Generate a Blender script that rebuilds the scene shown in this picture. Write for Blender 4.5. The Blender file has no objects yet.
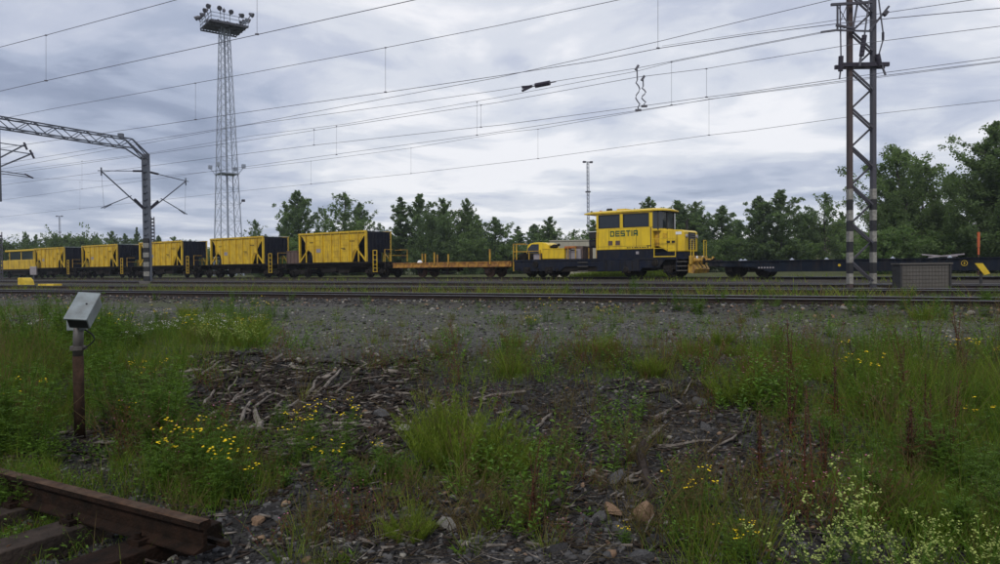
import bpy, math, random
import numpy as np
from mathutils import Vector, Matrix, Euler
RNG = random.Random(7)
NR = np.random.RandomState(11)
R = math.radians
PI = math.pi
scene = bpy.context.scene
COL = scene.collection

# ------------------------------------------------------------------ camera
EYE = 0.75
F = 722.0
cam_data = bpy.data.cameras.new('camera')
cam_data.sensor_width = 36.0
cam_data.lens = 36.0 * F / 1000.0
cam_data.clip_start = 0.05
cam_data.clip_end = 9000
cam = bpy.data.objects.new('camera', cam_data)
COL.objects.link(cam)
CAMROT = (Matrix.Rotation(R(90 - 1.17), 4, 'X') @ Matrix.Rotation(R(-0.63), 4, 'Z'))
cam.matrix_world = Matrix.Translation((0, 0, EYE)) @ CAMROT
scene.camera = cam

# ------------------------------------------------------------------ sky, sun, exposure
SUN_EL, SUN_AZ = 48.0, 205.0        # azimuth clockwise from +Y
world = bpy.data.worlds.new('World'); scene.world = world
world.use_nodes = True
nt = world.node_tree; N = nt.nodes; L = nt.links
N.clear()
def wn(t, **k):
    n = N.new(t)
    for a, b in k.items(): setattr(n, a, b)
    return n
def wmath(op, a, b=None, c=None):
    n = wn('ShaderNodeMath', operation=op)
    for i, s in enumerate((a, b, c)):
        if s is None: continue
        if isinstance(s, (int, float)): n.inputs[i].default_value = s
        else: L.new(s, n.inputs[i])
    return n.outputs[0]
wout = wn('ShaderNodeOutputWorld')
sky = wn('ShaderNodeTexSky', sky_type='NISHITA'); sky.sun_disc = False
sky.sun_elevation = R(SUN_EL); sky.sun_rotation = R(SUN_AZ)
bg_sky = wn('ShaderNodeBackground'); bg_sky.inputs[1].default_value = 0.10
L.new(sky.outputs[0], bg_sky.inputs[0])
tc = wn('ShaderNodeTexCoord')
sep = wn('ShaderNodeSeparateXYZ'); L.new(tc.outputs['Generated'], sep.inputs[0])
zz = wmath('ADD', wmath('MAXIMUM', sep.outputs[2], 0.0), 0.10)
cx = wmath('DIVIDE', sep.outputs[0], zz); cy = wmath('DIVIDE', sep.outputs[1], zz)
comb = wn('ShaderNodeCombineXYZ'); L.new(cx, comb.inputs[0]); L.new(cy, comb.inputs[1])
def noise(vec, scale, detail=8, rough=0.55, dist=0.0, w=0.0):
    m = wn('ShaderNodeMapping'); L.new(vec, m.inputs[0])
    m.inputs['Location'].default_value = (w, w * 0.7, 0)
    n = wn('ShaderNodeTexNoise'); n.noise_dimensions = '3D'
    n.inputs['Scale'].default_value = scale; n.inputs['Detail'].default_value = detail
    n.inputs['Roughness'].default_value = rough; n.inputs['Distortion'].default_value = dist
    L.new(m.outputs[0], n.inputs['Vector'])
    return n.outputs[0]
n1 = noise(comb.outputs[0], 0.50, 5, 0.5, 0.4, 3.1)
n2 = noise(comb.outputs[0], 1.35, 8, 0.55, 0.5, 9.4)
n3 = noise(comb.outputs[0], 5.0, 6, 0.6, 0.3, 1.2)
den = wmath('ADD', wmath('ADD', wmath('MULTIPLY', n1, 0.60), wmath('MULTIPLY', n2, 0.42)), wmath('MULTIPLY', n3, 0.08))
# thin bright cloud round a place in front of the camera, heavier cloud to the left
dotn = wn('ShaderNodeVectorMath', operation='DOT_PRODUCT'); L.new(tc.outputs['Generated'], dotn.inputs[0])
dv = Vector((0.04, 0.95, 0.20)).normalized(); dotn.inputs[1].default_value = dv
glow = wmath('MULTIPLY', wmath('POWER', wmath('MAXIMUM', dotn.outputs['Value'], 0.0), 9.0), 0.06)
left = wmath('MULTIPLY', sep.outputs[0], 0.10)
den = wmath('SUBTRACT', wmath('ADD', wmath('ADD', den, glow), left), 0.03)
lowglow = wmath('MULTIPLY', wmath('POWER', wmath('SUBTRACT', 1.0, wmath('MAXIMUM', sep.outputs[2], 0.0)), 14.0), 0.05)
den = wmath('ADD', den, lowglow)
ramp = wn('ShaderNodeValToRGB'); L.new(den, ramp.inputs[0])
cr = ramp.color_ramp; cr.interpolation = 'EASE'
cr.elements[0].position = 0.36; cr.elements[0].color = (0.22, 0.26, 0.36, 1)
cr.elements[1].position = 0.66; cr.elements[1].color = (0.80, 0.80, 0.83, 1)
for p, c in ((0.42, (0.27, 0.31, 0.42)), (0.47, (0.355, 0.40, 0.515)), (0.525, (0.465, 0.50, 0.605)), (0.585, (0.61, 0.635, 0.70))):
    e = cr.elements.new(p); e.color = (*c, 1)
bg_cl = wn('ShaderNodeBackground'); bg_cl.inputs[1].default_value = 1.0
L.new(ramp.outputs[0], bg_cl.inputs[0])
mixs = wn('ShaderNodeMixShader'); mixs.inputs[0].default_value = 0.93
L.new(bg_sky.outputs[0], mixs.inputs[1]); L.new(bg_cl.outputs[0], mixs.inputs[2]); L.new(mixs.outputs[0], wout.inputs[0])
sun_d = bpy.data.lights.new('sun', 'SUN'); sun_d.energy = 1.5; sun_d.angle = R(14); sun_d.color = (1, 0.955, 0.88)
sun = bpy.data.objects.new('sun', sun_d); COL.objects.link(sun)
az, el = R(SUN_AZ), R(SUN_EL)
to_sun = Vector((math.sin(az) * math.cos(el), math.cos(az) * math.cos(el), math.sin(el)))
sun.rotation_euler = to_sun.to_track_quat('Z', 'Y').to_euler()
scene.view_settings.view_transform = 'Standard'; scene.view_settings.look = 'None'
scene.view_settings.exposure = 0.30; scene.view_settings.gamma = 1.0

# ------------------------------------------------------------------ placement helpers
def ray(px, py):
    return (CAMROT.to_3x3() @ Vector(((px - 500) / F, -(py - 282) / F, -1))).normalized()
CAMP = Vector((0, 0, EYE))
def PY(px, py, Y):
    d = ray(px, py); return CAMP + d * (Y / d.y)
def PZ(px, py, z):
    d = ray(px, py); return CAMP + d * ((z - EYE) / d.z)

_perm = np.random.RandomState(5).rand(256, 256)
def vnoise(x, y):
    x = np.asarray(x, float); y = np.asarray(y, float)
    xi = np.floor(x).astype(int); yi = np.floor(y).astype(int)
    fx = x - xi; fy = y - yi; fx = fx * fx * (3 - 2 * fx); fy = fy * fy * (3 - 2 * fy)
    a = _perm[xi & 255, yi & 255]; b = _perm[(xi + 1) & 255, yi & 255]
    c = _perm[xi & 255, (yi + 1) & 255]; d = _perm[(xi + 1) & 255, (yi + 1) & 255]
    return (a * (1 - fx) + b * fx) * (1 - fy) + (c * (1 - fx) + d * fx) * fy - 0.5
def sstep(a, b, x):
    t = np.clip((np.asarray(x, float) - a) / (b - a), 0, 1); return t * t * (3 - 2 * t)

# plan lines of the tracks (near rail), found from two points on the ground plane z=0
class Track:
    def __init__(s, y0, y1, name):
        a = PZ(0, y0, 0); b = PZ(1000, y1, 0)
        s.o = Vector((a.x, a.y)); s.d = (Vector((b.x, b.y)) - s.o).normalized(); s.n = Vector((-s.d.y, s.d.x)); s.name = name
        s.len = (Vector((b.x, b.y)) - s.o).length
        s.ang = math.atan2(s.d.y, s.d.x)
    def at(s, u, w=0.0):
        return s.o + s.d * u + s.n * w
TA = Track(291.0, 300.6, 'A'); TB = Track(285.6, 290.4, 'B'); TD = Track(281.0, 285.0, 'D')
class TT_: pass
TT = TT_(); TT.o = Vector((0, 53.3)); TT.d = Vector((.8116, -.5843)); TT.n = Vector((.5843, .8116)); TT.ang = math.atan2(-.5843, .8116)
def tpt(u, w, z=0):
    p = TT.o + TT.d * u + TT.n * w; return Vector((p.x, p.y, z))

def ground(x, y):
    x = np.asarray(x, float); y = np.asarray(y, float)
    edge = y + 1.3 * vnoise(x * .35 + 3, y * .1) 
    z = -0.72 + 0.42 * sstep(5.0, 9.6, edge)
    p = (x - TA.o.x) * TA.n.x + (y - TA.o.y) * TA.n.y
    z = z + 0.16 * sstep(-1.7, -0.6, p)
    near = 1 - sstep(8.5, 12, y)
    z = z + near * (0.16 * vnoise(x * .9, y * .9) + 0.10 * vnoise(x * 2.3 + 9, y * 2.3) + 0.05 * vnoise(x * 6, y * 6 + 4) + 0.02 * vnoise(x * 15, y * 15))
    z = z + (1 - near) * (0.03 * vnoise(x * .8, y * .8) + 0.015 * vnoise(x * 3, y * 3)) * (1 - sstep(-1.2, -0.5, p) * (y < 60))
    z = z - 0.10 * sstep(40, 70, y) * (vnoise(x * .02, y * .02) + .5)
    return z
def gz(x, y): return float(ground(np.array([x]), np.array([y]))[0])
def GP(px, py):
    d = ray(px, py); t = 1.5; 
    for i in range(4000):
        p = CAMP + d * t
        g = gz(p.x, p.y) if t < 60 else -0.3
        if p.z <= g: break
        t += max(0.01, (p.z - g) * 0.5)
    return Vector((p.x, p.y, g))

# ------------------------------------------------------------------ materials
def new_mat(name, col, rough=0.7, metal=0.0, var=0.25, vscale=3.0, col2=None, bump=0.0, bscale=30.0, spec=None, detail=6, lo=.35, hi=.65, coords='Object', trans=0.0):
    m = bpy.data.materials.new(name); m.use_nodes = True
    nt = m.node_tree; n = nt.nodes; b = n['Principled BSDF']; l = nt.links
    t = n.new('ShaderNodeTexCoord')
    ns = n.new('ShaderNodeTexNoise'); ns.inputs['Scale'].default_value = vscale; ns.inputs['Detail'].default_value = detail; ns.inputs['Roughness'].default_value = .6
    l.new(t.outputs[coords], ns.inputs['Vector'])
    rp = n.new('ShaderNodeValToRGB'); rp.color_ramp.elements[0].position = lo; rp.color_ramp.elements[1].position = hi
    c2 = col2 if col2 else tuple(c * (1 - var) for c in col)
    rp.color_ramp.elements[0].color = (*c2, 1); rp.color_ramp.elements[1].color = (*col, 1)
    l.new(ns.outputs[0], rp.inputs[0]); l.new(rp.outputs[0], b.inputs['Base Color'])
    b.inputs['Roughness'].default_value = rough; b.inputs['Metallic'].default_value = metal
    if spec is not None: b.inputs['Specular IOR Level'].default_value = spec
    if bump:
        n2 = n.new('ShaderNodeTexNoise'); n2.inputs['Scale'].default_value = bscale; n2.inputs['Detail'].default_value = 4
        l.new(t.outputs[coords], n2.inputs['Vector'])
        bp = n.new('ShaderNodeBump'); bp.inputs['Strength'].default_value = bump; bp.inputs['Distance'].default_value = .02
        l.new(n2.outputs[0], bp.inputs['Height']); l.new(bp.outputs[0], b.inputs['Normal'])
    return m
M = {}
def mt(k, *a, **kw): M[k] = new_mat(k, *a, **kw)
mt('yellow', (.68, .45, .016), .5, col2=(.50, .315, .014), vscale=1.6, bump=.1, bscale=3, lo=.3, hi=.6)
mt('yellow_dirty', (.60, .36, .02), .6, col2=(.28, .15, .03), vscale=1.8, lo=.38, hi=.6)
mt('loco_yellow', (.76, .53, .016), .38, col2=(.66, .44, .014), vscale=.9, lo=.3, hi=.6)
mt('yellow_paint', (.70, .48, .02), .5, var=.3)
mt('orange_rust', (0.3900, 0.2000, 0.0300), .75, col2=(.20, .085, .03), vscale=2.6, lo=.38, hi=.58)
mt('orange', (.50, .10, .025), .5, var=.2)
mt('navy', (.008, .011, .026), .55, col2=(.004, .005, .012), vscale=1.2, spec=.12)
mt('loco_blue', (.009, .013, .028), .5, col2=(.012, .013, .018), vscale=2, spec=.12)
mt('wagon_blue', (.008, .014, .026), .6, col2=(.005, .007, .012), vscale=1.5, spec=.12)
mt('underframe', (.012, .011, .011), .9, col2=(.024, .019, .015), vscale=3, spec=.12)
mt('wheel', (.014, .012, .012), .7, metal=.2, col2=(.026, .02, .015), vscale=4, spec=.12)
mt('wheel_rust', (.13, .065, .04), .8, col2=(.05, .03, .02), vscale=4)
mt('brown_box', (.13, .085, .07), .8, var=.35)
mt('white', (.75, .75, .74), .6, var=.15)
mt('pale_edge', (.48, .52, .60), .5, var=.2)
mt('lettering_green', (.012, .075, .035), .5, var=.1)
mt('dark_mark', (.03, .03, .03), .6, var=.1, spec=.12)
mt('label_grey', (.30, .27, .28), .6, var=.2)
mt('cream', (.38, .36, .29), .7, col2=(.30, .28, .22), vscale=1)
mt('galv', (.12, .135, .165), .6, metal=.1, col2=(.085, .095, .12), vscale=1.2)
mt('mast_grey', (.075, .075, .092), .55, metal=.3, col2=(.07, .065, .075), vscale=1.2)
mt('mast_rust', (.075, .055, .055), .75, col2=(.06, .04, .035), vscale=2)
mt('black_paint', (.02, .02, .022), .6, var=.3, vscale=8)
mt('white_paint', (0.2880, 0.2800, 0.2480), .6, col2=(.17, .16, .14), vscale=12)
mt('wire', (.12, .12, .14), .6, var=.2)
mt('insulator', (.05, .045, .06), .3, var=.2, spec=.12)
mt('rail_side', (.026, .021, .019), .85, col2=(.045, .032, .026), vscale=6, spec=.12)
mt('rail_top', (.42, .43, .45), .28, metal=1.0, col2=(.26, .25, .25), vscale=3)
mt('tower_steel', (0.2880, 0.3280, 0.3910), .6, col2=(.28, .31, .37), vscale=.4)
mt('rail_dull', (.12, .11, .11), .5, metal=.6, col2=(.09, .06, .045), vscale=4)
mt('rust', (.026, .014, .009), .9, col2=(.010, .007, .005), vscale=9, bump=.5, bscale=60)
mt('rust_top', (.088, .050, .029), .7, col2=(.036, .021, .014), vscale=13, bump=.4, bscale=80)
mt('sleeper_concrete', (.15, .14, .13), .9, col2=(.09, .08, .07), vscale=5)
mt('sleeper_old', (.060, .045, .036), .9, col2=(.028, .022, .018), vscale=7, bump=.5, bscale=40)
mt('cabinet', (.105, .095, .08), .7, col2=(.10, .09, .08), vscale=2)
mt('cabinet_line', (.085, .077, .065), .8)
mt('cabinet_dark', (.03, .03, .03), .7)
mt('box_grey', (.25, .285, .29), .55, col2=(.17, .195, .20), vscale=7, bump=.08)
mt('box_dark', (.02, .02, .022), .7)
mt('post_grey', (.13, .125, .12), .6, metal=.3, col2=(.09, .075, .065), vscale=9)
mt('post_rust', (.062, .036, .024), .9, col2=(.026, .017, .012), vscale=14, bump=.3)
mt('rubber', (.012, .012, .012), .7)
mt('bark', (.13, .12, .11), .9, col2=(.04, .035, .03), vscale=3)
mt('leaf_dark', (0.1344, 0.1938, 0.0819), .65, var=.4, vscale=.5)
mt('leaf_mid', (0.1664, 0.2400, 0.0924), .6, var=.35, vscale=.5)
mt('leaf_blue', (0.1434, 0.2063, 0.1071), .65, var=.4, vscale=.5)  # paler, bluer base: some distance haze is painted into the far foliage colour
mt('leaf_light', (.11, .185, .055), .6, var=.35, vscale=.5)
mt('heap', (.085, .075, .045), .95, col2=(.045, .06, .028), vscale=.25)
# near vegetation
mt('grass', (0.1274, 0.1954, 0.0220), .6, var=.5, vscale=2.0)
mt('grass_bright', (0.2185, 0.2820, 0.0385), .55, var=.35, vscale=3.0)
mt('grass_dry', (.19, .145, .065), .8, var=.5, vscale=4.0)
mt('herb', (0.1066, 0.1848, 0.0242), .6, var=.45, vscale=3.0)
mt('herb_light', (0.1690, 0.3036, 0.0495), .55, var=.3, vscale=3.0)
mt('stem_red', (.13, .045, .030), .7, var=.4, vscale=5.0)
mt('stem_brown', (.085, .055, .035), .8, var=.4, vscale=5.0)
mt('leaf_red', (.16, .06, .035), .7, col2=(.09, .075, .03), vscale=9)
mt('flower_yellow', (.85, .60, .01), .5, var=.15, vscale=20)
mt('flower_white', (.72, .70, .62), .6, var=.15, vscale=20)
mt('flower_cream', (.36, .41, .11), .6, col2=(.22, .28, .07), vscale=20)
mt('flower_pink', (.45, .14, .22), .6, var=.2)
mt('wood_grey', (.24, .21, .18), .9, col2=(.09, .075, .062), vscale=14, bump=.5, bscale=60)
mt('wood_brown', (0.0560, 0.0416, 0.0348), .9, col2=(.022, .017, .013), vscale=12, bump=.5, bscale=60)
mt('stone_grey', (.125, .122, .122), .9, col2=(.050, .048, .048), vscale=9, bump=.5, bscale=50)
mt('stone_dark', (.055, .052, .052), .9, col2=(.021, .020, .020), vscale=9, bump=.5, bscale=50)
mt('stone_brown', (.27, .18, .115), .9, col2=(.14, .09, .06), vscale=9, bump=.4, bscale=50)
mt('stone_pale', (.32, .30, .26), .9, col2=(.17, .16, .14), vscale=10, bump=.5, bscale=50)

def weather(k, dirt, amt):
    nt_ = M[k].node_tree; n_ = nt_.nodes; l_ = nt_.links; b_ = n_['Principled BSDF']; src = b_.inputs['Base Color'].links[0].from_socket
    t_ = n_.new('ShaderNodeTexCoord'); oi = n_.new('ShaderNodeObjectInfo'); ml = n_.new('ShaderNodeMath'); ml.operation = 'MULTIPLY'; ml.inputs[1].default_value = 31; l_.new(oi.outputs['Random'], ml.inputs[0])
    cb = n_.new('ShaderNodeCombineXYZ'); l_.new(ml.outputs[0], cb.inputs[0]); ad = n_.new('ShaderNodeVectorMath'); l_.new(t_.outputs['Object'], ad.inputs[0]); l_.new(cb.outputs[0], ad.inputs[1])
    mp_ = n_.new('ShaderNodeMapping'); mp_.inputs['Scale'].default_value = (3.2, 3.2, .45); l_.new(ad.outputs[0], mp_.inputs[0])
    f = n_.new('ShaderNodeTexNoise'); f.inputs['Scale'].default_value = 1.5; f.inputs['Detail'].default_value = 8; f.inputs['Roughness'].default_value = .65; l_.new(mp_.outputs[0], f.inputs[0])
    r_ = n_.new('ShaderNodeValToRGB'); r_.color_ramp.elements[0].position = .46; r_.color_ramp.elements[1].position = .78; r_.color_ramp.elements[0].color = (0, 0, 0, 1); r_.color_ramp.elements[1].color = (amt, amt, amt, 1); l_.new(f.outputs[0], r_.inputs[0])
    x_ = n_.new('ShaderNodeMix'); x_.data_type = 'RGBA'; l_.new(r_.outputs[0], x_.inputs[0]); l_.new(src, x_.inputs[6]); x_.inputs[7].default_value = (*dirt, 1); l_.new(x_.outputs[2], b_.inputs['Base Color'])
weather('yellow', (.16, .085, .03), .95); weather('loco_yellow', (.22, .13, .03), .6); weather('yellow_dirty', (.10, .05, .025), .9); weather('navy', (.035, .032, .032), .8)
weather('loco_blue', (.04, .035, .03), .7); weather('wagon_blue', (.045, .035, .028), .7); weather('cabinet', (.06, .055, .045), .6); weather('box_grey', (.10, .09, .075), .8); weather('cream', (.2, .16, .11), .6); weather('rust_top', (.13, .095, .065), .6)
LEAFY = [k for k in M if k.startswith(('leaf_', 'grass', 'herb'))]
for k in LEAFY:
    nt_ = M[k].node_tree; b_ = nt_.nodes['Principled BSDF']; o_ = nt_.nodes['Material Output']; b_.inputs['Specular IOR Level'].default_value = .12
    t_ = nt_.nodes.new('ShaderNodeBsdfTranslucent'); x_ = nt_.nodes.new('ShaderNodeMixShader'); x_.inputs[0].default_value = .5 if k.startswith('leaf_') else .40
    src = b_.inputs['Base Color'].links[0].from_socket; g_ = nt_.nodes.new('ShaderNodeMix'); g_.data_type = 'RGBA'; g_.blend_type = 'MULTIPLY'; g_.inputs[0].default_value = 1
    g_.inputs[7].default_value = (1.5, 1.55, .95, 1); nt_.links.new(src, g_.inputs[6]); nt_.links.new(g_.outputs[2], t_.inputs['Color'])
    nt_.links.new(b_.outputs[0], x_.inputs[1]); nt_.links.new(t_.outputs[0], x_.inputs[2]); nt_.links.new(x_.outputs[0], o_.inputs[0])
for k in ('stone_grey', 'stone_dark', 'stone_brown', 'stone_pale', 'wood_grey', 'wood_brown', 'stem_red', 'stem_brown', 'rust', 'rust_top', 'post_rust', 'sleeper_old', 'bark', 'flower_cream', 'flower_yellow', 'heap'):
    M[k].node_tree.nodes['Principled BSDF'].inputs['Specular IOR Level'].default_value = .12
def glass_mat():
    m = bpy.data.materials.new('window_glass'); m.use_nodes = True
    b = m.node_tree.nodes['Principled BSDF']
    b.inputs['Base Color'].default_value = (.018, .024, .03, 1); b.inputs['Roughness'].default_value = .08
    b.inputs['Specular IOR Level'].default_value = .6
    return m
M['glass'] = glass_mat()

def ground_mat():
    m = bpy.data.materials.new('gravel_ground'); m.use_nodes = True
    nt = m.node_tree; n = nt.nodes; l = nt.links; b = n['Principled BSDF']
    g = n.new('ShaderNodeNewGeometry')
    at = n.new('ShaderNodeAttribute'); at.attribute_name = 'zone'
    sp = n.new('ShaderNodeSeparateColor'); l.new(at.outputs['Color'], sp.inputs[0])
    def nz(sc, d=6, r=.6):
        x = n.new('ShaderNodeTexNoise'); x.inputs['Scale'].default_value = sc; x.inputs['Detail'].default_value = d; x.inputs['Roughness'].default_value = r
        l.new(g.outputs['Position'], x.inputs['Vector']); return x.outputs[0]
    def ramp(f, stops):
        r = n.new('ShaderNodeValToRGB'); l.new(f, r.inputs[0]); e = r.color_ramp.elements
        e[0].position, e[0].color = stops[0][0], (*stops[0][1], 1); e[1].position, e[1].color = stops[-1][0], (*stops[-1][1], 1)
        for p, c in stops[1:-1]: q = e.new(p); q.color = (*c, 1)
        return r.outputs[0]
    def mix(f, a, c):
        x = n.new('ShaderNodeMix'); x.data_type = 'RGBA'
        if isinstance(f, float): x.inputs[0].default_value = f
        else: l.new(f, x.inputs[0])
        l.new(a, x.inputs[6]); l.new(c, x.inputs[7]); return x.outputs[2]
    vo = n.new('ShaderNodeTexVoronoi'); vo.inputs['Scale'].default_value = 34; l.new(g.outputs['Position'], vo.inputs['Vector'])
    vs = n.new('ShaderNodeSeparateColor'); l.new(vo.outputs['Color'], vs.inputs[0])
    soil = ramp(nz(3.2), [(.3, (.010, .009, .009)), (.5, (.025, .023, .022)), (.7, (.050, .047, .045))])
    soil2 = ramp(vs.outputs[0], [(0, (.011, .011, .011)), (.6, (.038, .036, .035)), (1, (.10, .096, .092))])
    soil = mix(.5, soil, soil2)
    road = ramp(nz(1.1), [(.3, (.055, .053, .045)), (.55, (.092, .088, .078)), (.75, (.135, .13, .118))])
    road2 = ramp(vs.outputs[1], [(0, (.035, .035, .033)), (.7, (.10, .097, .092)), (1, (.24, .235, .22))])
    road = mix(.45, road, road2)
    yard = ramp(nz(.7), [(.3, (.040, .034, .028)), (.5, (.058, .051, .044)), (.75, (.078, .070, .060))])
    green = ramp(nz(.9), [(.35, (.060, .075, .028)), (.6, (.095, .10, .045)), (.75, (.10, .085, .055))])
    c = mix(sp.outputs[0], soil, road); c = mix(sp.outputs[1], c, yard); c = mix(sp.outputs[2], c, green)
    l.new(c, b.inputs['Base Color']); b.inputs['Roughness'].default_value = .95; b.inputs['Specular IOR Level'].default_value = .06
    bp = n.new('ShaderNodeBump'); bp.inputs['Strength'].default_value = .7; bp.inputs['Distance'].default_value = .02
    l.new(vo.outputs['Distance'], bp.inputs['Height']); l.new(bp.outputs[0], b.inputs['Normal'])
    return m
M['ground'] = ground_mat()

# ------------------------------------------------------------------ mesh builder
class MB:
    def __init__(s): s.v = []; s.f = []; s.m = []
    def add(s, vs, fs, mi=0):
        o = len(s.v); s.v.extend([tuple(v) for v in vs]); s.f.extend([tuple(i + o for i in f) for f in fs]); s.m.extend([mi] * len(fs)); return s
    def box(s, x0, x1, y0, y1, z0, z1, mi=0):
        return s.add([(x0, y0, z0), (x1, y0, z0), (x1, y1, z0), (x0, y1, z0), (x0, y0, z1), (x1, y0, z1), (x1, y1, z1), (x0, y1, z1)],
                     [(0, 3, 2, 1), (4, 5, 6, 7), (0, 1, 5, 4), (1, 2, 6, 5), (2, 3, 7, 6), (3, 0, 4, 7)], mi)
    def prism(s, pts, y0, y1, mi=0):           # outline in x,z extruded along y
        k = len(pts)
        vs = [(x, y0, z) for x, z in pts] + [(x, y1, z) for x, z in pts]
        fs = [tuple(range(k)), tuple(range(2 * k - 1, k - 1, -1))] + [(i, i + k, (i + 1) % k + k, (i + 1) % k) for i in range(k)]
        return s.add(vs, fs, mi)
    def bar(s, a, b, w, h=None, mi=0):
        a = Vector(a); b = Vector(b); h = h or w; d = (b - a)
        if d.length < 1e-6: return s
        d.normalize(); up = Vector((0, 0, 1)) if abs(d.z) < .95 else Vector((1, 0, 0))
        x = d.cross(up).normalized(); y = x.cross(d)
        vs = []
        for p in (a, b):
            for i, j in ((-1, -1), (1, -1), (1, 1), (-1, 1)): vs.append(p + x * w / 2 * i + y * h / 2 * j)
        return s.add(vs, [(0, 1, 2, 3), (7, 6, 5, 4), (0, 4, 5, 1), (1, 5, 6, 2), (2, 6, 7, 3), (3, 7, 4, 0)], mi)
    def tube(s, pts, r, n=6, mi=0, r2=None, cap=True):
        pts = [Vector(p) for p in pts]; k = len(pts); vs = []
        for i, p in enumerate(pts):
            d = (pts[min(i + 1, k - 1)] - pts[max(i - 1, 0)]); d = d.normalized() if d.length > 1e-9 else Vector((0, 0, 1))
            up = Vector((0, 0, 1)) if abs(d.z) < .95 else Vector((1, 0, 0))
            x = d.cross(up).normalized(); y = x.cross(d)
            rr = r if r2 is None else r + (r2 - r) * i / (k - 1)
            for j in range(n): a = 2 * PI * j / n; vs.append(p + x * rr * math.cos(a) + y * rr * math.sin(a))
        fs = [(i * n + j, i * n + (j + 1) % n, (i + 1) * n + (j + 1) % n, (i + 1) * n + j) for i in range(k - 1) for j in range(n)]
        if cap: fs += [tuple(range(n - 1, -1, -1)), tuple((k - 1) * n + j for j in range(n))]
        return s.add(vs, fs, mi)
    def lathe(s, prof, c=(0, 0, 0), axis='z', n=16, mi=0):     # prof: (r, h)
        vs = []
        for r, h in prof:
            for j in range(n):
                a = 2 * PI * j / n; x, y = r * math.cos(a), r * math.sin(a)
                p = (x, y, h) if axis == 'z' else ((x, h, y) if axis == 'y' else (h, x, y))
                vs.append((p[0] + c[0], p[1] + c[1], p[2] + c[2]))
        k = len(prof)
        fs = [(i * n + j, i * n + (j + 1) % n, (i + 1) * n + (j + 1) % n, (i + 1) * n + j) for i in range(k - 1) for j in range(n)]
        return s.add(vs, fs, mi)
    def mesh(s, name, mats, smooth=False):
        me = bpy.data.meshes.new(name); me.from_pydata(s.v, [], s.f)
        for m in (mats if isinstance(mats, (list, tuple)) else [mats]): me.materials.append(M[m])
        me.polygons.foreach_set('material_index', s.m)
        if smooth: me.polygons.foreach_set('use_smooth', [True] * len(s.f))
        me.update(); return me
    def build(s, name, mats, parent=None, smooth=False, kind=None, bevel=0):
        o = bpy.data.objects.new(name, s.mesh(name, mats, smooth)); COL.objects.link(o)
        if parent: o.parent = parent
        if kind: o['kind'] = kind
        if bevel:
            b = o.modifiers.new('bevel', 'BEVEL'); b.width = bevel; b.segments = 2; b.limit_method = 'ANGLE'
        return o
def npmesh(name, V, Fc, mats, mi=None, smooth=False):
    V = np.asarray(V, np.float32); Fc = np.asarray(Fc, np.int32); k = Fc.shape[1]
    me = bpy.data.meshes.new(name); me.vertices.add(len(V)); me.vertices.foreach_set('co', V.ravel())
    me.loops.add(Fc.size); me.loops.foreach_set('vertex_index', Fc.ravel())
    me.polygons.add(len(Fc)); me.polygons.foreach_set('loop_start', np.arange(0, Fc.size, k, dtype=np.int32))
    me.polygons.foreach_set('loop_total', np.full(len(Fc), k, np.int32))
    for m in mats: me.materials.append(M[m])
    if mi is not None: me.polygons.foreach_set('material_index', np.asarray(mi, np.int32))
    if smooth: me.polygons.foreach_set('use_smooth', np.ones(len(Fc), bool))
    me.update(calc_edges=True); return me
def tag(o, label=None, cat=None, group=None, kind=None):
    if label: o['label'] = label
    if cat: o['category'] = cat
    if group: o['group'] = group
    if kind: o['kind'] = kind
    return o
def empty(name, loc=(0, 0, 0), rz=0.0, label=None, cat=None, group=None):
    o = bpy.data.objects.new(name, None); COL.objects.link(o); o.location = loc; o.rotation_euler = (0, 0, rz); o.empty_display_size = .2
    return tag(o, label, cat, group)
def linkobj(name, me, parent=None, loc=(0, 0, 0), rot=(0, 0, 0), sc=None, kind=None):
    o = bpy.data.objects.new(name, me); COL.objects.link(o); o.location = loc; o.rotation_euler = rot
    if sc: o.scale = sc if isinstance(sc, tuple) else (sc, sc, sc)
    if parent: o.parent = parent
    if kind: o['kind'] = kind
    return o
def copy_tree(o, parent=None):
    c = o.copy(); COL.objects.link(c); c.parent = parent
    for ch in list(o.children): copy_tree(ch, c)
    return c

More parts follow.
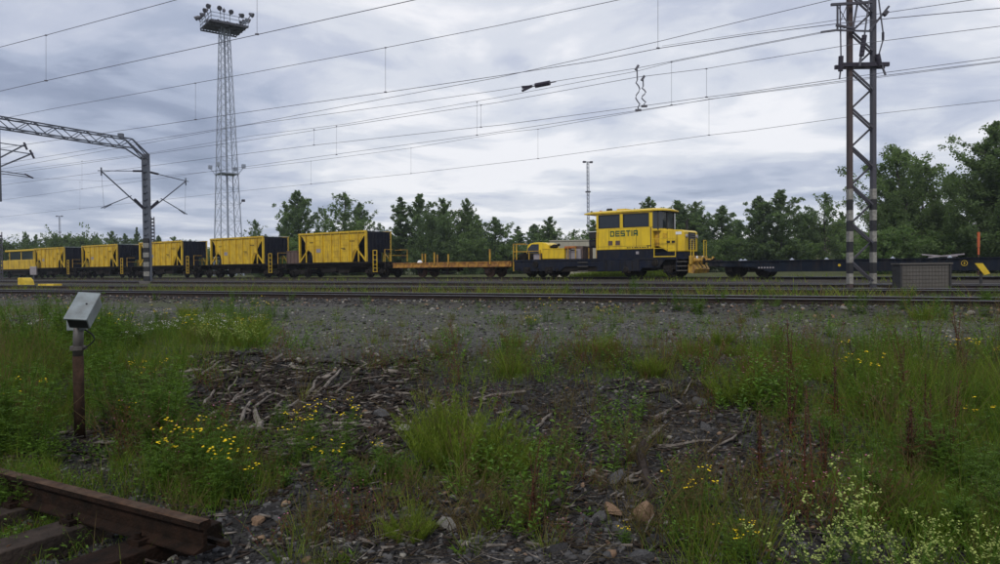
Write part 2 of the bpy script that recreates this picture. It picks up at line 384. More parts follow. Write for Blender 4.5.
# ------------------------------------------------------------------ the ground
def build_ground():
    xs = [0.0]; 
    while xs[-1] < 4000:
        x = xs[-1]; xs.append(x + (0.05 if x < 5 else 0.05 + (x - 5) * .055))
    xs = np.array([-v for v in xs[:0:-1]] + xs)
    ys = [2.0]
    while ys[-1] < 4500:
        y = ys[-1]; ys.append(y + (0.045 if y < 10 else 0.045 + (y - 10) * .03))
    back = [2.0 - v for v in (0.1, .3, .7, 1.5, 3, 6, 12, 30, 80, 300)]
    ys = np.array(back[::-1] + ys)
    X, Y = np.meshgrid(xs, ys); Z = ground(X, Y)
    V = np.stack([X.ravel(), Y.ravel(), Z.ravel()], 1); nx, ny = len(xs), len(ys)
    i = np.arange(nx - 1)[None, :] + nx * np.arange(ny - 1)[:, None]
    Fc = np.stack([i, i + 1, i + 1 + nx, i + nx], -1).reshape(-1, 4)
    me = npmesh('ground', V, Fc, ['ground'], smooth=True)
    xx, yy = V[:, 0], V[:, 1]
    road = sstep(8.6, 11.0, yy + 2.4 * vnoise(xx * .4, yy * .5) + 1.2 * vnoise(xx * 2, yy * 2))
    p = (xx - TA.o.x) * TA.n.x + (yy - TA.o.y) * TA.n.y
    yard = sstep(-1.6, -0.7, p)
    gr = sstep(.05, .3, vnoise(xx * .12 + 40, yy * .12)) * sstep(-.1, .3, vnoise(xx * .7, yy * .7)) * .8 * sstep(13, 25, yy)
    pt = (xx - TT.o.x) * TT.n.x + (yy - TT.o.y) * TT.n.y
    gr = np.maximum(gr, sstep(5, 9, pt) * .9); gr = np.maximum(gr, .55 * sstep(.1, .3, vnoise(xx * .5, yy * .9)) * (yy > 9) * (p < -1))
    col = np.stack([road, yard, gr, np.ones_like(road)], 1).astype(np.float32)
    a = me.color_attributes.new('zone', 'FLOAT_COLOR', 'POINT'); a.data.foreach_set('color', col.ravel())
    o = bpy.data.objects.new('ground', me); COL.objects.link(o); o['kind'] = 'structure'
build_ground()

# ------------------------------------------------------------------ the tracks
def rail_mesh(length, name='rail', rust=False):
    prof = [(-.065, -.155), (.065, -.155), (.065, -.145), (.012, -.128), (.010, -.045), (.034, -.034), (.034, -.006), (.026, 0), (-.026, 0), (-.034, -.006), (-.034, -.034), (-.010, -.045), (-.012, -.128), (-.065, -.145)]
    mb = MB(); k = len(prof)
    vs = [(0, y, z) for y, z in prof] + [(length, y, z) for y, z in prof]
    fs = [(i, (i + 1) % k, (i + 1) % k + k, i + k) for i in range(k)]
    for idx, f in enumerate(fs): mb.add([], [], 0)
    o = len(mb.v); mb.v += vs; mb.f += fs + [tuple(range(k - 1, -1, -1)), tuple(range(k, 2 * k))]
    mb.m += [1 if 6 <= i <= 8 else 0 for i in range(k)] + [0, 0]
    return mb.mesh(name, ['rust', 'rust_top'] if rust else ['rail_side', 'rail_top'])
def sleeper_mesh():
    mb = MB(); mb.prism([(-.12, -.20), (.12, -.20), (.10, 0), (-.10, 0)], -.51, 2.03); return mb.mesh('sleeper', 'sleeper_concrete')
SLP = sleeper_mesh()
RAILM = rail_mesh(400.0)
def build_track(T, label, u0, length, ns, us):
    a = T.at(u0)
    t = empty('railway_track', (a.x, a.y, 0), T.ang, label, 'railway track', 'parallel railway tracks of the yard')
    me = RAILM if length == 400 else rail_mesh(length)
    for w in (0, 1.524): linkobj('rail', me, t, (0, w, 0))
    for i in range(ns): linkobj('sleeper', SLP, t, (us - u0 + i * .6, 0, -.145), (0, 0, RNG.uniform(-.01, .01)))
    return t
build_track(TA, 'nearest railway track, front rail lowest across the whole picture', -180, 400, 130, -30)
build_track(TB, 'second railway track from the front, with weeds growing before it', -180, 400, 130, -30)
build_track(TD, 'third railway track, just in front of the parked train', -180, 400, 130, -20)
TTt = Track(280, 280, 'T'); TTt.o = TT.o + TT.n * .69 - TT.d * 0; TTt.d = TT.d; TTt.n = TT.n; TTt.ang = TT.ang
build_track(TTt, 'railway track on which the yellow work train stands', -300, 400, 150, -50)

# ------------------------------------------------------------------ train
def temp_frame(u, label, name, cat, group=None, z=0):
    p = tpt(u, 1.45, z); return empty(name, p, TT.ang, label, cat, group)
def wheelset(t, x, mat='wheel', r=.46, frame=True):
    for sy in (-1, 1):
        y = sy * .762
        mb = MB(); o = sy
        mb.lathe([(0.02, y + o * .07), (r * .3, y + o * .09), (r * .36, y + o * .05), (r * .80, y + o * .03), (r * .88, y + o * .065), (r, y + o * .065), (r, y - o * .04), (r + .03, y - o * .045), (r + .03, y - o * .07), (0.02, y - o * .06)], (x, 0, r), 'y', 20)
        mb.build('wheel', mat, t)
    MB().tube([(x, -.8, r), (x, .8, r)], .08, 8).build('axle', mat, t)
def bogie(t, x, wb=1.8, mat='underframe'):
    b = MB()
    for sy in (-1, 1):
        y = sy * 1.02
        b.prism([(x - wb / 2 - .35, .42), (x - wb / 2 + .3, .36), (x - .45, .30), (x + .45, .30), (x + wb / 2 - .3, .36), (x + wb / 2 + .35, .42), (x + wb / 2 + .3, .66), (x + .5, .74), (x - .5, .74), (x - wb / 2 - .3, .66)], y - .05, y + .05)
        for k in (-1, 1):
            b.box(x + k * wb / 2 - .14, x + k * wb / 2 + .14, y + sy * .05, y + sy * .16, .34, .60)
        for k in (-.22, 0, .22): b.lathe([(.07, .38), (.09, .42), (.07, .46), (.09, .5), (.07, .54), (.09, .58), (.07, .62)], (x + k, y + sy * .09, 0), 'z', 8)
    b.box(x - .3, x + .3, -1.0, 1.0, .45, .70)
    b.build('bogie_frame', mat, t)
    for k in (-1, 1): wheelset(t, x + k * wb / 2)
def buffers(t, xe, sgn, mat='underframe'):
    for sy in (-1, 1):
        b = MB(); y = sy * .90
        b.lathe([(0.0, 0), (.13, 0), (.13, sgn * .05), (.09, sgn * .06), (.09, sgn * .34), (.06, sgn * .35), (.06, sgn * .48), (.22, sgn * .49), (.22, sgn * .53), (0.0, sgn * .55)], (xe, y, .98), 'x', 14)
        b.build('buffer', mat, t)
    MB().bar((xe, 0, .95), (xe + sgn * .42, 0, .92), .09).box(*sorted((xe + sgn * .40, xe + sgn * .5)), -.08, .08, .82, 1.05).build('coupling', mat, t)

def hopper(label):
    t = temp_frame(0, label, 'hopper_wagon', 'hopper wagon', 'yellow hopper wagons of the parked train')
    H0, H1, L2, W = 1.36, 3.98, 4.35, 1.45
    # side sheets with arches, each with ribs as geometry
    for sy in (-1, 1):
        y = sy * W; 
        def arch(x0):
            return [(x0, H0), (x0 + .05, H0 + .75), (x0 + .22, H0 + 1.02), (x0 + .48, H0 + 1.12), (x0 + .72, H0 + 1.02), (x0 + .86, H0 + .75), (x0 + .9, H0)]
        pts = [(-3.35, H0)] + [(-3.35, 2.75), (-3.9, 3.72), (-4.28, 3.72), (-4.28, H1), (4.28, H1), (4.28, 3.72), (3.9, 3.72), (3.35, 2.75), (3.35, H0)]
        # cut arches at both lower corners
        pts = [(-2.55, H0), (-2.58, H0 + .55), (-2.72, H0 + .88), (-3.0, H0 + 1.06), (-3.35, H0 + 1.1), (-3.38, 2.9), (-3.95, 3.70), (-4.28, 3.80), (-4.28, H1), (4.28, H1), (4.28, 3.80), (3.95, 3.70), (3.38, 2.9), (3.35, H0 + 1.1), (3.0, H0 + 1.06), (2.72, H0 + .88), (2.58, H0 + .55), (2.55, H0)]
        s = MB().prism(pts, min(y, y - sy * .04), max(y, y - sy * .04))
        for z in (1.85, 2.35, 2.85, 3.35):     # horizontal pressed swages
            s.box(-3.25 if z > 2.4 else -2.5, 3.25 if z > 2.4 else 2.5, min(y - sy * .01, y + sy * .018), max(y - sy * .01, y + sy * .018), z - .03, z + .03)
        s.build('side_sheet', 'yellow', t)
        for i in range(7):
            x = -3.42 + i * 1.14; z0 = H0 + (0 if abs(x) < 2.5 else 1.15)
            MB().box(x - .035, x + .035, *sorted((y + sy * .001, y + sy * .09)), z0 + .02, H1 - .12).build('rib', 'yellow', t)
        MB().box(-4.42, 4.42, *sorted((y - sy * .06, y + sy * .10)), H1 - .10, H1 + .05).build('top_rail', 'yellow', t)
        MB().box(-4.42, 4.42, *sorted((y - sy * .12, y + sy * .06)), H0 - .13, H0 - .01).build('sill_rail', 'underframe', t)
        for sx in (-1, 1):
            x = sx * 4.33
            MB().box(x - .085, x + .085, *sorted((y - sy * .10, y + sy * .07)), H0, H1 - .11).build('corner_post', 'yellow', t)
            MB().bar((sx * 4.3, y, H0 + .05), (sx * 3.1, y, H0 + 1.25), .10, .11).build('brace', 'yellow', t)
            MB().box(sx * 3.42 - .05, sx * 3.42 + .05, *sorted((y - sy * .03, y + sy * .05)), H0, H0 + 1.2).build('post', 'yellow', t)
    # dark sloping ends and hopper floor
    for sx in (-1, 1):
        e = MB()
        e.add([(sx * 4.38, -W + .05, H1 - .02), (sx * 4.38, W - .05, H1 - .02), (sx * 3.45, W - .05, 2.9), (sx * 3.45, -W + .05, 2.9), (sx * 2.6, -W + .05, H0), (sx * 2.6, W - .05, H0),
               (sx * 4.33, -W + .05, H1 - .02), (sx * 4.33, W - .05, H1 - .02)], [(0, 1, 2, 3), (3, 2, 5, 4), (6, 7, 1, 0)])
        e.box(*sorted((sx * 4.30, sx * 4.40)), -W + .03, W - .03, 2.15, H1 - .02)
        e.build('end_sheet', 'navy', t)
        for k in range(7):
            y = -1.2 + k * .4
            MB().bar((sx * 4.43, y, H1 - .1), (sx * 4.43, y, 2.2), .06, .05).build('end_rib', 'navy', t)
        for z in (2.2, 2.9, 3.3):
            MB().bar((sx * 4.40, -W + .1, z), (sx * 4.43, W - .1, z), .07).build('end_rail', 'navy', t)
        MB().box(*sorted((sx * 4.30, sx * 4.42)), -W, W, H1 + .03, H1 + .07).build('top_edge', 'pale_edge', t)
        MB().box(*sorted((sx * 3.2, sx * 3.95)), -.75, .75, 1.312, 2.15).build('valve_chest', 'navy', t)
        # platform, ladder, railings
        MB().box(*sorted((sx * 4.2, sx * 6.55)), -1.42, 1.42, 1.24, 1.31).build('platform', 'underframe', t)
        MB().box(*sorted((sx * 6.42, sx * 6.54)), -1.40, 1.40, .80, 1.235).build('headstock', 'underframe', t)
        buffers(t, sx * 6.55, sx)
        for ly in ((-1.44,) if sx > 0 else (1.44,)):
            la = MB()
            for x in (5.15, 5.6): la.bar((sx * x, ly, .45), (sx * x, ly, 2.3), .055)
            la.bar((sx * 5.15, ly, 2.3), (sx * 5.6, ly, 2.3), .055)
            for z in (.5, .8, 1.1, 1.5, 1.9): la.bar((sx * 5.15, ly, z), (sx * 5.6, ly, z), .05)
            la.build('ladder', 'yellow', t)
        rl = MB()
        if sx < 0: rl.bar((-6.45, -.3, 1.31), (-6.45, -.3, 2.0), .05).bar((-6.45, .3, 1.31), (-6.45, .3, 2.0), .05).bar((-6.45, -.3, 2.0), (-6.45, .3, 2.0), .05).build('railing', 'navy', t); continue
        for yy in (-1.36, 1.36): rl.bar((sx * 6.45, yy, 1.31), (sx * 6.45, yy, 2.35), .05)
        rl.bar((sx * 6.45, -1.36, 2.35), (sx * 6.45, -.4, 2.35), .045).bar((sx * 6.45, -1.36, 1.85), (sx * 6.45, 1.36, 1.85), .04).bar((sx * 6.45, .4, 2.35), (sx * 6.45, 1.36, 2.35), .045)
        rl.bar((sx * 6.45, 1.36, 2.35), (sx * 5.0, 1.36, 2.35), .04)
        rl.build('railing', 'yellow_dirty', t)
    # underframe
    uf = MB().box(-6.4, 6.4, -.25, .25, .85, 1.22).box(-3.3, 3.3, -1.25, -1.1, .95, 1.22).box(-3.3, 3.3, 1.1, 1.25, .95, 1.22)
    uf.prism([(-2.3, 1.2), (-1.7, .42), (1.7, .42), (2.3, 1.2)], -1.05, 1.05).box(-.4, .4, -1.3, -1.0, .55, .9).build('discharge_chute', 'underframe', t)
    for x in (-5.0, 5.0): bogie(t, x)
    # the marks on the near side
    mk = MB()
    for x0 in (-2.9, 2.35):
        for k in range(3): mk.box(x0 + k * .22, x0 + k * .22 + .13, -W - .026, -W - .020, 3.12, 3.22)
    mk.box(1.2, 1.75, -W - .026, -W - .02, 2.55, 2.60).box(1.4, 1.8, -W - .026, -W - .02, 2.44, 2.49)
    mk.build('stencil_mark', 'dark_mark', t, kind='stuff')
    MB().box(-2.05, -1.45, -W - .022, -W - .019, 2.25, 2.58).build('data_plate', 'label_grey', t)
    return t
hop_u = [-18.33, -32.45, -46.6, -60.55, -74.3]
hop_lab = ['nearest yellow hopper wagon, coupled to the rusty flat wagon', 'second nearest yellow hopper wagon, beside the foot of the floodlight tower', 'third nearest yellow hopper wagon, its left post behind the striped gantry mast',
           'yellow hopper wagon just left of the striped gantry mast', 'farthest yellow hopper wagon, next to the small track machine']
proto = hopper(hop_lab[0])
for i, u in enumerate(hop_u):
    o = proto if i == 0 else copy_tree(proto)
    o.location = tpt(u, 1.45); o['label'] = hop_lab[i]
# brown box on the left platform of the nearest hopper
bb = temp_frame(hop_u[0] - 5.65, 'brown ribbed steel bin on the left platform of the nearest hopper wagon', 'equipment_bin', 'bin', z=1.31)
mb = MB().box(-.85, 1.15, -1.2, 1.2, 0, 1.12); mb.build('bin_body', 'brown_box', bb, bevel=.02)
for x in (-.83, -.35, .15, .65, 1.13): MB().box(x - .03, x + .03, -1.25, -1.201, 0.02, 1.15).build('bin_rib', 'brown_box', bb)
MB().box(-.9, 1.2, -1.26, 1.24, 1.121, 1.19).build('bin_rim', 'brown_box', bb)

# --- rusty orange flat wagon
ft = temp_frame(-4.95, 'rusty orange two-axle flat wagon with upright stakes between hopper and locomotive', 'flat_wagon', 'flat wagon')
for sy in (-1, 1):
    y = sy * 1.42
    s = MB().box(-5.95, 5.95, *sorted((y, y - sy * .12)), .80, 1.18)
    s.box(-5.95, 5.95, *sorted((y - sy * .01, y + sy * .05)), 1.12, 1.19).box(-5.95, 5.95, *sorted((y - sy * .01, y + sy * .05)), .79, .85)
    s.build('side_sill', 'orange_rust', ft)
    for i in range(13):
        x = -5.7 + i * .95
        MB().box(x - .10, x + .10, *sorted((y + sy * .001, y + sy * .075)), .86, 1.11).build('stake_pocket', 'orange_rust', ft)
for i in range(24): MB().box(-5.93 + i * .495, -5.93 + i * .495 + .48, -1.28, 1.28, 1.13, 1.182 + RNG.uniform(0, .012)).build('deck_plank', 'brown_box', ft)
MB().box(-5.9, 5.9, -.4, -.25, .75, 1.12).box(-5.9, 5.9, .25, .4, .75, 1.12).box(-6.0, -5.88, -1.28, 1.28, .8, 1.12).box(5.88, 6.0, -1.28, 1.28, .8, 1.12).box(-1.2, .6, -.9, -.3, .5, .95).build('underframe', 'underframe', ft)
MB().bar((-3.0, -1.2, .72), (-.2, -1.1, .28), .05).bar((-.2, -1.1, .28), (.9, -1.1, .5), .05).bar((-.2, -1.2, .78), (-.2, -1.2, .3), .06).build('brake_linkage', 'underframe', ft)
for x, m in ((-3.3, 'wheel_rust'), (3.55, 'wheel_rust')):
    wheelset(ft, x, m, .48)
    for sy in (-1, 1):
        MB().prism([(x - .8, .80), (x - .2, .55), (x - .18, .3), (x + .18, .3), (x + .2, .55), (x + .8, .80)], sy * 1.02 - .03, sy * 1.02 + .03).box(x - .15, x + .15, *sorted((sy * 1.06, sy * 1.16)), .38, .62).build('axle_guard', 'underframe' if x < 0 else 'wheel_rust', ft)
buffers(ft, -6.0, -1); buffers(ft, 6.0, 1)
def fu(px, w=.0):
    k = (px - 500) / F; return (k * (53.3 + .8116 * w) - .5843 * w) / (.8116 + .5843 * k)
for px, h, y in ((422.6, .80, 1.46), (425.6, .80, 1.46), (434.7, .80, -1.47), (437.7, .62, -1.47), (448.6, .62, -1.47), (490.2, .92, -1.47)):
    x = fu(px, 1.45 + y) + 4.95
    MB().box(x - .05, x + .05, y - .04, y + .04, 1.0, 1.19 + h).build('stake', 'yellow_dirty', ft)
MB().lathe([(.0, 1.40), (.12, 1.38), (.2, 1.28), (.22, 1.19)], (fu(413) + 4.95, -.6, 0), 'z', 10).build('bollard', 'white', ft)

# --- blue flat wagon on the right
bw = temp_frame(25.75, 'long dark blue flat container wagon at the right behind the lattice mast', 'container_wagon', 'flat wagon')
for sy in (-1, 1):
    y = sy * 1.40
    s = MB().prism([(-10.0, .93), (-10.0, .66), (-7.4, .60), (-6.6, .36), (6.6, .36), (7.4, .60), (10.0, .66), (10.0, .93)], *sorted((y, y - sy * .05)))
    s.build('side_beam', 'wagon_blue', bw)
    MB().box(-10.05, 10.05, *sorted((y - sy * .09, y + sy * .07)), .931, .99).build('top_flange', 'wagon_blue', bw)
    MB().box(-6.5, 6.5, *sorted((y - sy * .05, y + sy * .06)), .32, .358).build('bottom_flange', 'wagon_blue', bw)
    for i in range(17):
        x = -9.4 + i * 1.175; z0 = .38 if abs(x) < 6.6 else .67
        MB().box(x - .03, x + .03, *sorted((y + sy * .001, y + sy * .05)), z0, .928).build('web_stiffener', 'wagon_blue', bw)
for i in range(9): MB().box(-9.9 + i * 2.4, -9.9 + i * 2.4 + .3, -1.3, 1.3, .80, .928).build('cross_beam', 'wagon_blue', bw)
MB().box(-9.98, 9.98, -.3, .3, .62, .92).build('centre_beam', 'wagon_blue', bw)
for x in (-7.9, 7.9): bogie(bw, x)
buffers(bw, -10.0, -1); buffers(bw, 10.0, 1)
for px, w in ((741, 0), (745, 0), (792, 0), (827, 0.1), (893, 0.1), (950, .1)):
    x = fu(px, w + .1) - 25.75
    MB().box(x - .10, x + .10, -1.42, -1.22, .991, 1.04).box(x - .04, x + .04, -1.36, -1.28, 1.04, 1.09).build('container_spigot', 'pale_edge', bw)
x = fu(944, .5) - 25.75
MB().bar((x - 1.0, -.9, 1.18), (x + .5, -.8, 1.0), .07).bar((x - .7, -.9, 1.02), (x + .9, -.85, 1.17), .07).bar((x - .2, -.9, 1.08), (x + .6, -.9, 1.08), .06).build('folded_stanchion', 'label_grey', bw)
x = fu(964.5, 0) - 25.75; cr_ = MB()
for i in range(20):
    a0, a1 = 2 * PI * i / 20, 2 * PI * (i + 1) / 20
    cr_.bar((x + .13 * math.cos(a0), -1.458, .70 + .13 * math.sin(a0)), (x + .13 * math.cos(a1), -1.458, .70 + .13 * math.sin(a1)), .035, .02)
cr_.add([(x - .05, -1.46, .70), (x + .03, -1.46, .79), (x + .0, -1.46, .71), (x + .06, -1.46, .71), (x - .04, -1.46, .60), (x - .005, -1.46, .69)], [(0, 1, 2), (0, 2, 5), (3, 4, 5), (3, 5, 2)])
cr_.build('round_emblem', 'yellow_paint', bw)
x = fu(839.5, 0) - 25.75
MB().lathe([(0.0, -1.464), (.075, -1.464), (.075, -1.455)], (x, 0, .66), 'y', 12).build('round_mark', 'yellow_paint', bw)
x = fu(758, 0) - 25.75
sm = MB()
for k in range(6): sm.box(x + k * .16, x + k * .16 + .10, -1.408, -1.404, .52, .60)
sm.build('stencil_mark', 'label_grey', bw, kind='stuff')

# --- locomotive
U0 = 8.0
lo = temp_frame(U0, 'yellow maintenance locomotive with high cab and green DESTIA lettering', 'work_locomotive', 'locomotive')
def lx(px, w=0.0): return fu(px, w) - U0
def LB(name, mat, x0, x1, y0, y1, z0, z1, bevel=0.0):
    return MB().box(x0, x1, y0, y1, z0, z1).build(name, mat, lo, bevel=bevel)
xr, xf = lx(513) + .05, lx(689)             # ends of the frame
LB('deck', 'loco_blue', xr, xf - .1, -1.44, 1.44, 1.14, 1.27)
for sy in (-1, 1):
    y = sy * 1.40
    MB().prism([(xr, 1.13), (xr, .52), (xr + .7, .45), (xr + 3.9, .45), (xr + 4.3, .75), (lx(597), .75), (lx(597), .42), (lx(640), .42), (lx(642), .62), (xf - 2.0, .62), (xf - 1.6, 1.13)], *sorted((y, y - sy * .06))).build('side_frame', 'loco_blue', lo)
LB('fuel_tank', 'loco_blue', lx(599), lx(639), -1.46, 1.2, .40, 1.12, .03)
for a in (.33, .66): LB('tank_seam', 'underframe', lx(599) + (lx(639) - lx(599)) * a, lx(599) + (lx(639) - lx(599)) * a + .03, -1.475, -1.461, .42, 1.1)
for x in (xr + 1.15, xr + 3.0, lx(626), lx(668)):
    wheelset(lo, x, 'wheel', .48)
    for sy in (-1,):
        MB().lathe([(0.02, -1.50), (.16, -1.50), (.2, -1.46), (.2, -1.38)], (x, 0, .50), 'y', 14).box(x - .3, x + .3, -1.44, -1.36, .28, .74).build('axle_box', 'underframe', lo)
for x in (xr + 1.9, lx(655)):
    MB().lathe([(0.02, -1.52), (.10, -1.52), (.12, -1.50), (.22, -1.49), (.24, -1.44), (.24, -1.39)], (x, 0, .92), 'y', 16).build('air_reservoir', 'underframe', lo)
for k in range(5):
    sp_ = MB(); sp_.lathe([(.07, .3), (.10, .34), (.07, .38), (.10, .42), (.07, .46), (.10, .5), (.07, .54)], (xr + .5 + k * .8, -1.45, .1), 'z', 8)
    sp_.build('suspension_spring', 'underframe', lo)
# rear platform equipment
dome = MB(); x0, x1 = lx(527, .6), lx(549.5, .6); prof = []
for i in range(9):
    a = PI * i / 8; prof.append((x0 + (x1 - x0) * (.5 - .5 * math.cos(a)), 2.02 + .50 * math.sin(a) ** .55))
prof = [(x0 - .1, 1.28), (x0, 1.9)] + prof[1:-1] + [(x1, 1.9), (x1 + .05, 1.28)]
dome.prism(prof, -.85, .6).build('crane_cab', 'loco_yellow', lo, bevel=.04)
MB().prism([(x0 + .05, 1.75), (x0 + .12, 2.1), (x0 + .45, 2.38), (x0 + 1.05, 2.38), (x0 + 1.05, 1.75)], -.875, -.852).build('crane_cab_window', 'glass', lo)
LB('crane_engine', 'underframe', lx(519, .4), lx(541, .4), -1.0, -.862, 1.28, 1.72)
LB('grey_locker', 'label_grey', lx(532), lx(539), -1.2, -1.02, 1.28, 1.68)
for k in (0, 1, 2): MB().tube([(lx(515, .5) + k * .3, -1.0, 1.28), (lx(515, .5) + k * .3 + .1, -.7, 1.6 + k * .1), (x0 + .1, -.5, 1.75)], .05, 6).build('hydraulic_pipe', 'underframe', lo)
LB('tool_box', 'loco_yellow', lx(542), lx(564), -1.38, -.4, 1.30, 1.98, .03)
LB('tool_box_lid', 'loco_yellow', lx(541.7), lx(564.3), -1.40, -.38, 1.985, 2.03)
MB().lathe([(0, .0), (.18, .02), (.26, .12), (.2, .24), (.08, .3), (0, .3)], (lx(555, .8), -.65, 2.04), 'z', 10).tube([(lx(551, .8), -.65, 2.15), (lx(560, .8), -.65, 2.3)], .09, 8).build('winch', 'underframe', lo)
LB('orange_basket', 'orange', lx(564.5, .2), lx(575, .2), -1.2, .3, 2.02, 2.16)
for k in range(3): LB('crate', 'label_grey', lx(565.5, .3) + k * .42, lx(565.5, .3) + k * .42 + .36, -1.1, .2, 1.28, 1.95 - .1 * (k % 2))
LB('brown_locker', 'brown_box', lx(577, .5), lx(583, .5), -.95, .5, 1.28, 2.15)
ra = MB()
for px in (513.5, 516.5): ra.bar((lx(px), -1.40, 1.27), (lx(px), -1.40, 2.42), .06)
ra.bar((lx(513.5), -1.40, .45), (lx(513.5), -1.40, 1.3), .06).bar((lx(513.5), -1.4, 2.42), (lx(526), -1.4, 2.42), .05).bar((lx(513.5), -1.4, 1.87), (lx(539), -1.4, 1.87), .05)
ra.bar((lx(513.5), 1.4, 1.27), (lx(513.5), 1.4, 2.42), .06).bar((lx(513.5), -1.4, 2.42), (lx(513.5), 1.4, 2.42), .05).bar((lx(513.5), -1.4, 1.87), (lx(513.5), 1.4, 1.87), .05)
for px, z in ((540, 1.95), (568, 2.1), (575.5, 2.1), (529, 1.9)): ra.bar((lx(px), -1.40, 1.27), (lx(px), -1.40, z), .06)
ra.bar((lx(564), -1.4, 2.1), (lx(576), -1.4, 2.1), .05)
ra.build('rear_railing', 'yellow_dirty', lo)
for z in (.42, .72, 1.0): LB('step', 'cabinet', lx(578), lx(588), -1.50, -1.42, z, z + .04)
# cab: walls, roof, windows
cx0, cx1 = lx(597), lx(653)
LB('lower_cab_band', 'loco_blue', cx0, cx1 + .02, -1.42, 1.42, 1.27, 1.82)
cabw = LB('cab_wall', 'loco_yellow', cx0 - .02, cx1, -1.46, 1.46, 1.825, 3.20, .03)
for sy in (-1, 1):                       # pillars between the side windows
    y0, y1 = sorted((sy * 1.46, sy * 1.38))
    for a, b in ((cx0 - .02, lx(598.8)), (lx(620.3), lx(623.3)), (lx(649.6), cx1)):
        LB('pillar', 'loco_yellow', a, b, y0, y1, 3.201, 4.16)
    LB('window_sill', 'loco_yellow', cx0 - .02, cx1, y0, y1, 3.20, 3.25); LB('cab_header', 'loco_yellow', cx0 - .02, cx1, y0, y1, 4.155, 4.26)
    for a, b in ((lx(598.8), lx(620.3)), (lx(623.3), lx(649.6))):
        w = LB('side_window', 'glass', a - .02, b + .02, sy * 1.40 - .01, sy * 1.40 + .01, 3.24, 4.17)
        fr = MB(); yy = sy * 1.43
        for p, q in (((a + .03, yy, 3.28), (b - .03, yy, 3.28)), ((a + .03, yy, 4.13), (b - .03, yy, 4.13)), ((a + .03, yy, 3.28), (a + .03, yy, 4.13)), ((b - .03, yy, 3.28), (b - .03, yy, 4.13))): fr.bar(p, q, .05)
        fr.build('frame', 'rubber', w)
LB('rear_wall', 'loco_yellow', cx0 - .02, cx0 + .05, -1.379, 1.379, 3.201, 4.26)
LB('rear_window', 'glass', cx0 - .04, cx0 - .021, -1.1, 1.1, 3.3, 4.1)
# rounded front windscreen corner
rf = MB(); ws = MB(); prev = None
arc = [(cx1, -1.44), (cx1 + .32, -1.34), (cx1 + .52, -1.05), (cx1 + .60, -.55), (cx1 + .60, .55), (cx1 + .52, 1.05), (cx1 + .32, 1.34), (cx1, 1.44)]
for (a, b) in zip(arc[:-1], arc[1:]):
    k = len(ws.v); ws.add([(a[0], a[1], 3.12), (b[0], b[1], 3.12), (b[0], b[1], 4.22), (a[0], a[1], 4.22)], [(0, 1, 2, 3)])
ws.build('windscreen', 'glass', lo)
for i, (x, y) in enumerate(arc[1:-1]):
    if i in (0, 2, 3, 5): MB().bar((x, y, 3.05), (x, y, 4.25), .07).build('windscreen_pillar', 'cabinet_dark', lo)
k = len(arc); MB().add([(x, y, 2.98) for x, y in arc] + [(x, y, 3.14) for x, y in arc], [(i, i + 1, i + 1 + k, i + k) for i in range(k - 1)]).build('cab_front_panel', 'loco_yellow', lo)
# roof with overhangs
ro = [(lx(583), -1.2), (cx0 - .1, -1.52), (cx1 + .2, -1.55), (cx1 + .6, -1.35), (cx1 + .85, -.8), (cx1 + .9, 0), (cx1 + .85, .8), (cx1 + .6, 1.35), (cx1 + .2, 1.55), (cx0 - .1, 1.52), (lx(583), 1.2)]
k = len(ro); z0, z1 = 4.262, 4.34
rb = MB().add([(x, y, z0) for x, y in ro] + [(x, y, z1) for x, y in ro] + [(cx0 + (x - cx0) * .9 + .2, y * .82, 4.44) for x, y in ro],
              [tuple(range(k - 1, -1, -1))] + [(i, (i + 1) % k, (i + 1) % k + k, i + k) for i in range(k)] + [(i + k, (i + 1) % k + k, (i + 1) % k + 2 * k, i + 2 * k) for i in range(k)] + [tuple(range(2 * k, 3 * k))])
rb.build('cab_roof', 'loco_yellow', lo)
LB('visor', 'dark_mark', cx1 + .3, cx1 + .8, -1.1, 1.1, 4.20, 4.255)
MB().tube([(lx(604), -.9, 4.5), (lx(608.5), -.9, 4.5)], .12, 8).bar((lx(606), -.9, 4.34), (lx(606), -.9, 4.5), .06).build('roof_lamp', 'dark_mark', lo)
LB('roof_hatch', 'loco_yellow', lx(617, .6), lx(626, .6), -.8, .5, 4.43, 4.56)
LB('roof_horn', 'orange', lx(599, .2), lx(600.4, .2), -1.1, -.9, 4.36, 4.5)
LB('roof_lamp', 'dark_mark', lx(590, .2), lx(591, .2), -1.1, -.9, 4.34, 4.5)
# dark air unit at the cab rear
LB('air_unit', 'dark_mark', lx(588.3), cx0 - .04, -1.3, .3, 2.62, 3.06, .02); LB('air_unit_top', 'white', lx(588), cx0 - .04, -1.33, .32, 3.065, 3.11)
LB('fan_unit', 'navy', lx(588.3), cx0 - .04, -1.3, .3, 2.0, 2.56, .02)
MB().lathe([(0, -1.33), (.16, -1.33), (.18, -1.302)], (lx(592.5), 0, 2.28), 'y', 12).build('fan', 'dark_mark', lo)
MB().bar((lx(596.3), -1.38, 1.27), (lx(596.3), -1.38, 2.9), .05).bar((lx(588.3), -1.33, 1.27), (lx(588.3), -1.33, 2.0), .04).build('handrail', 'yellow_dirty', lo)
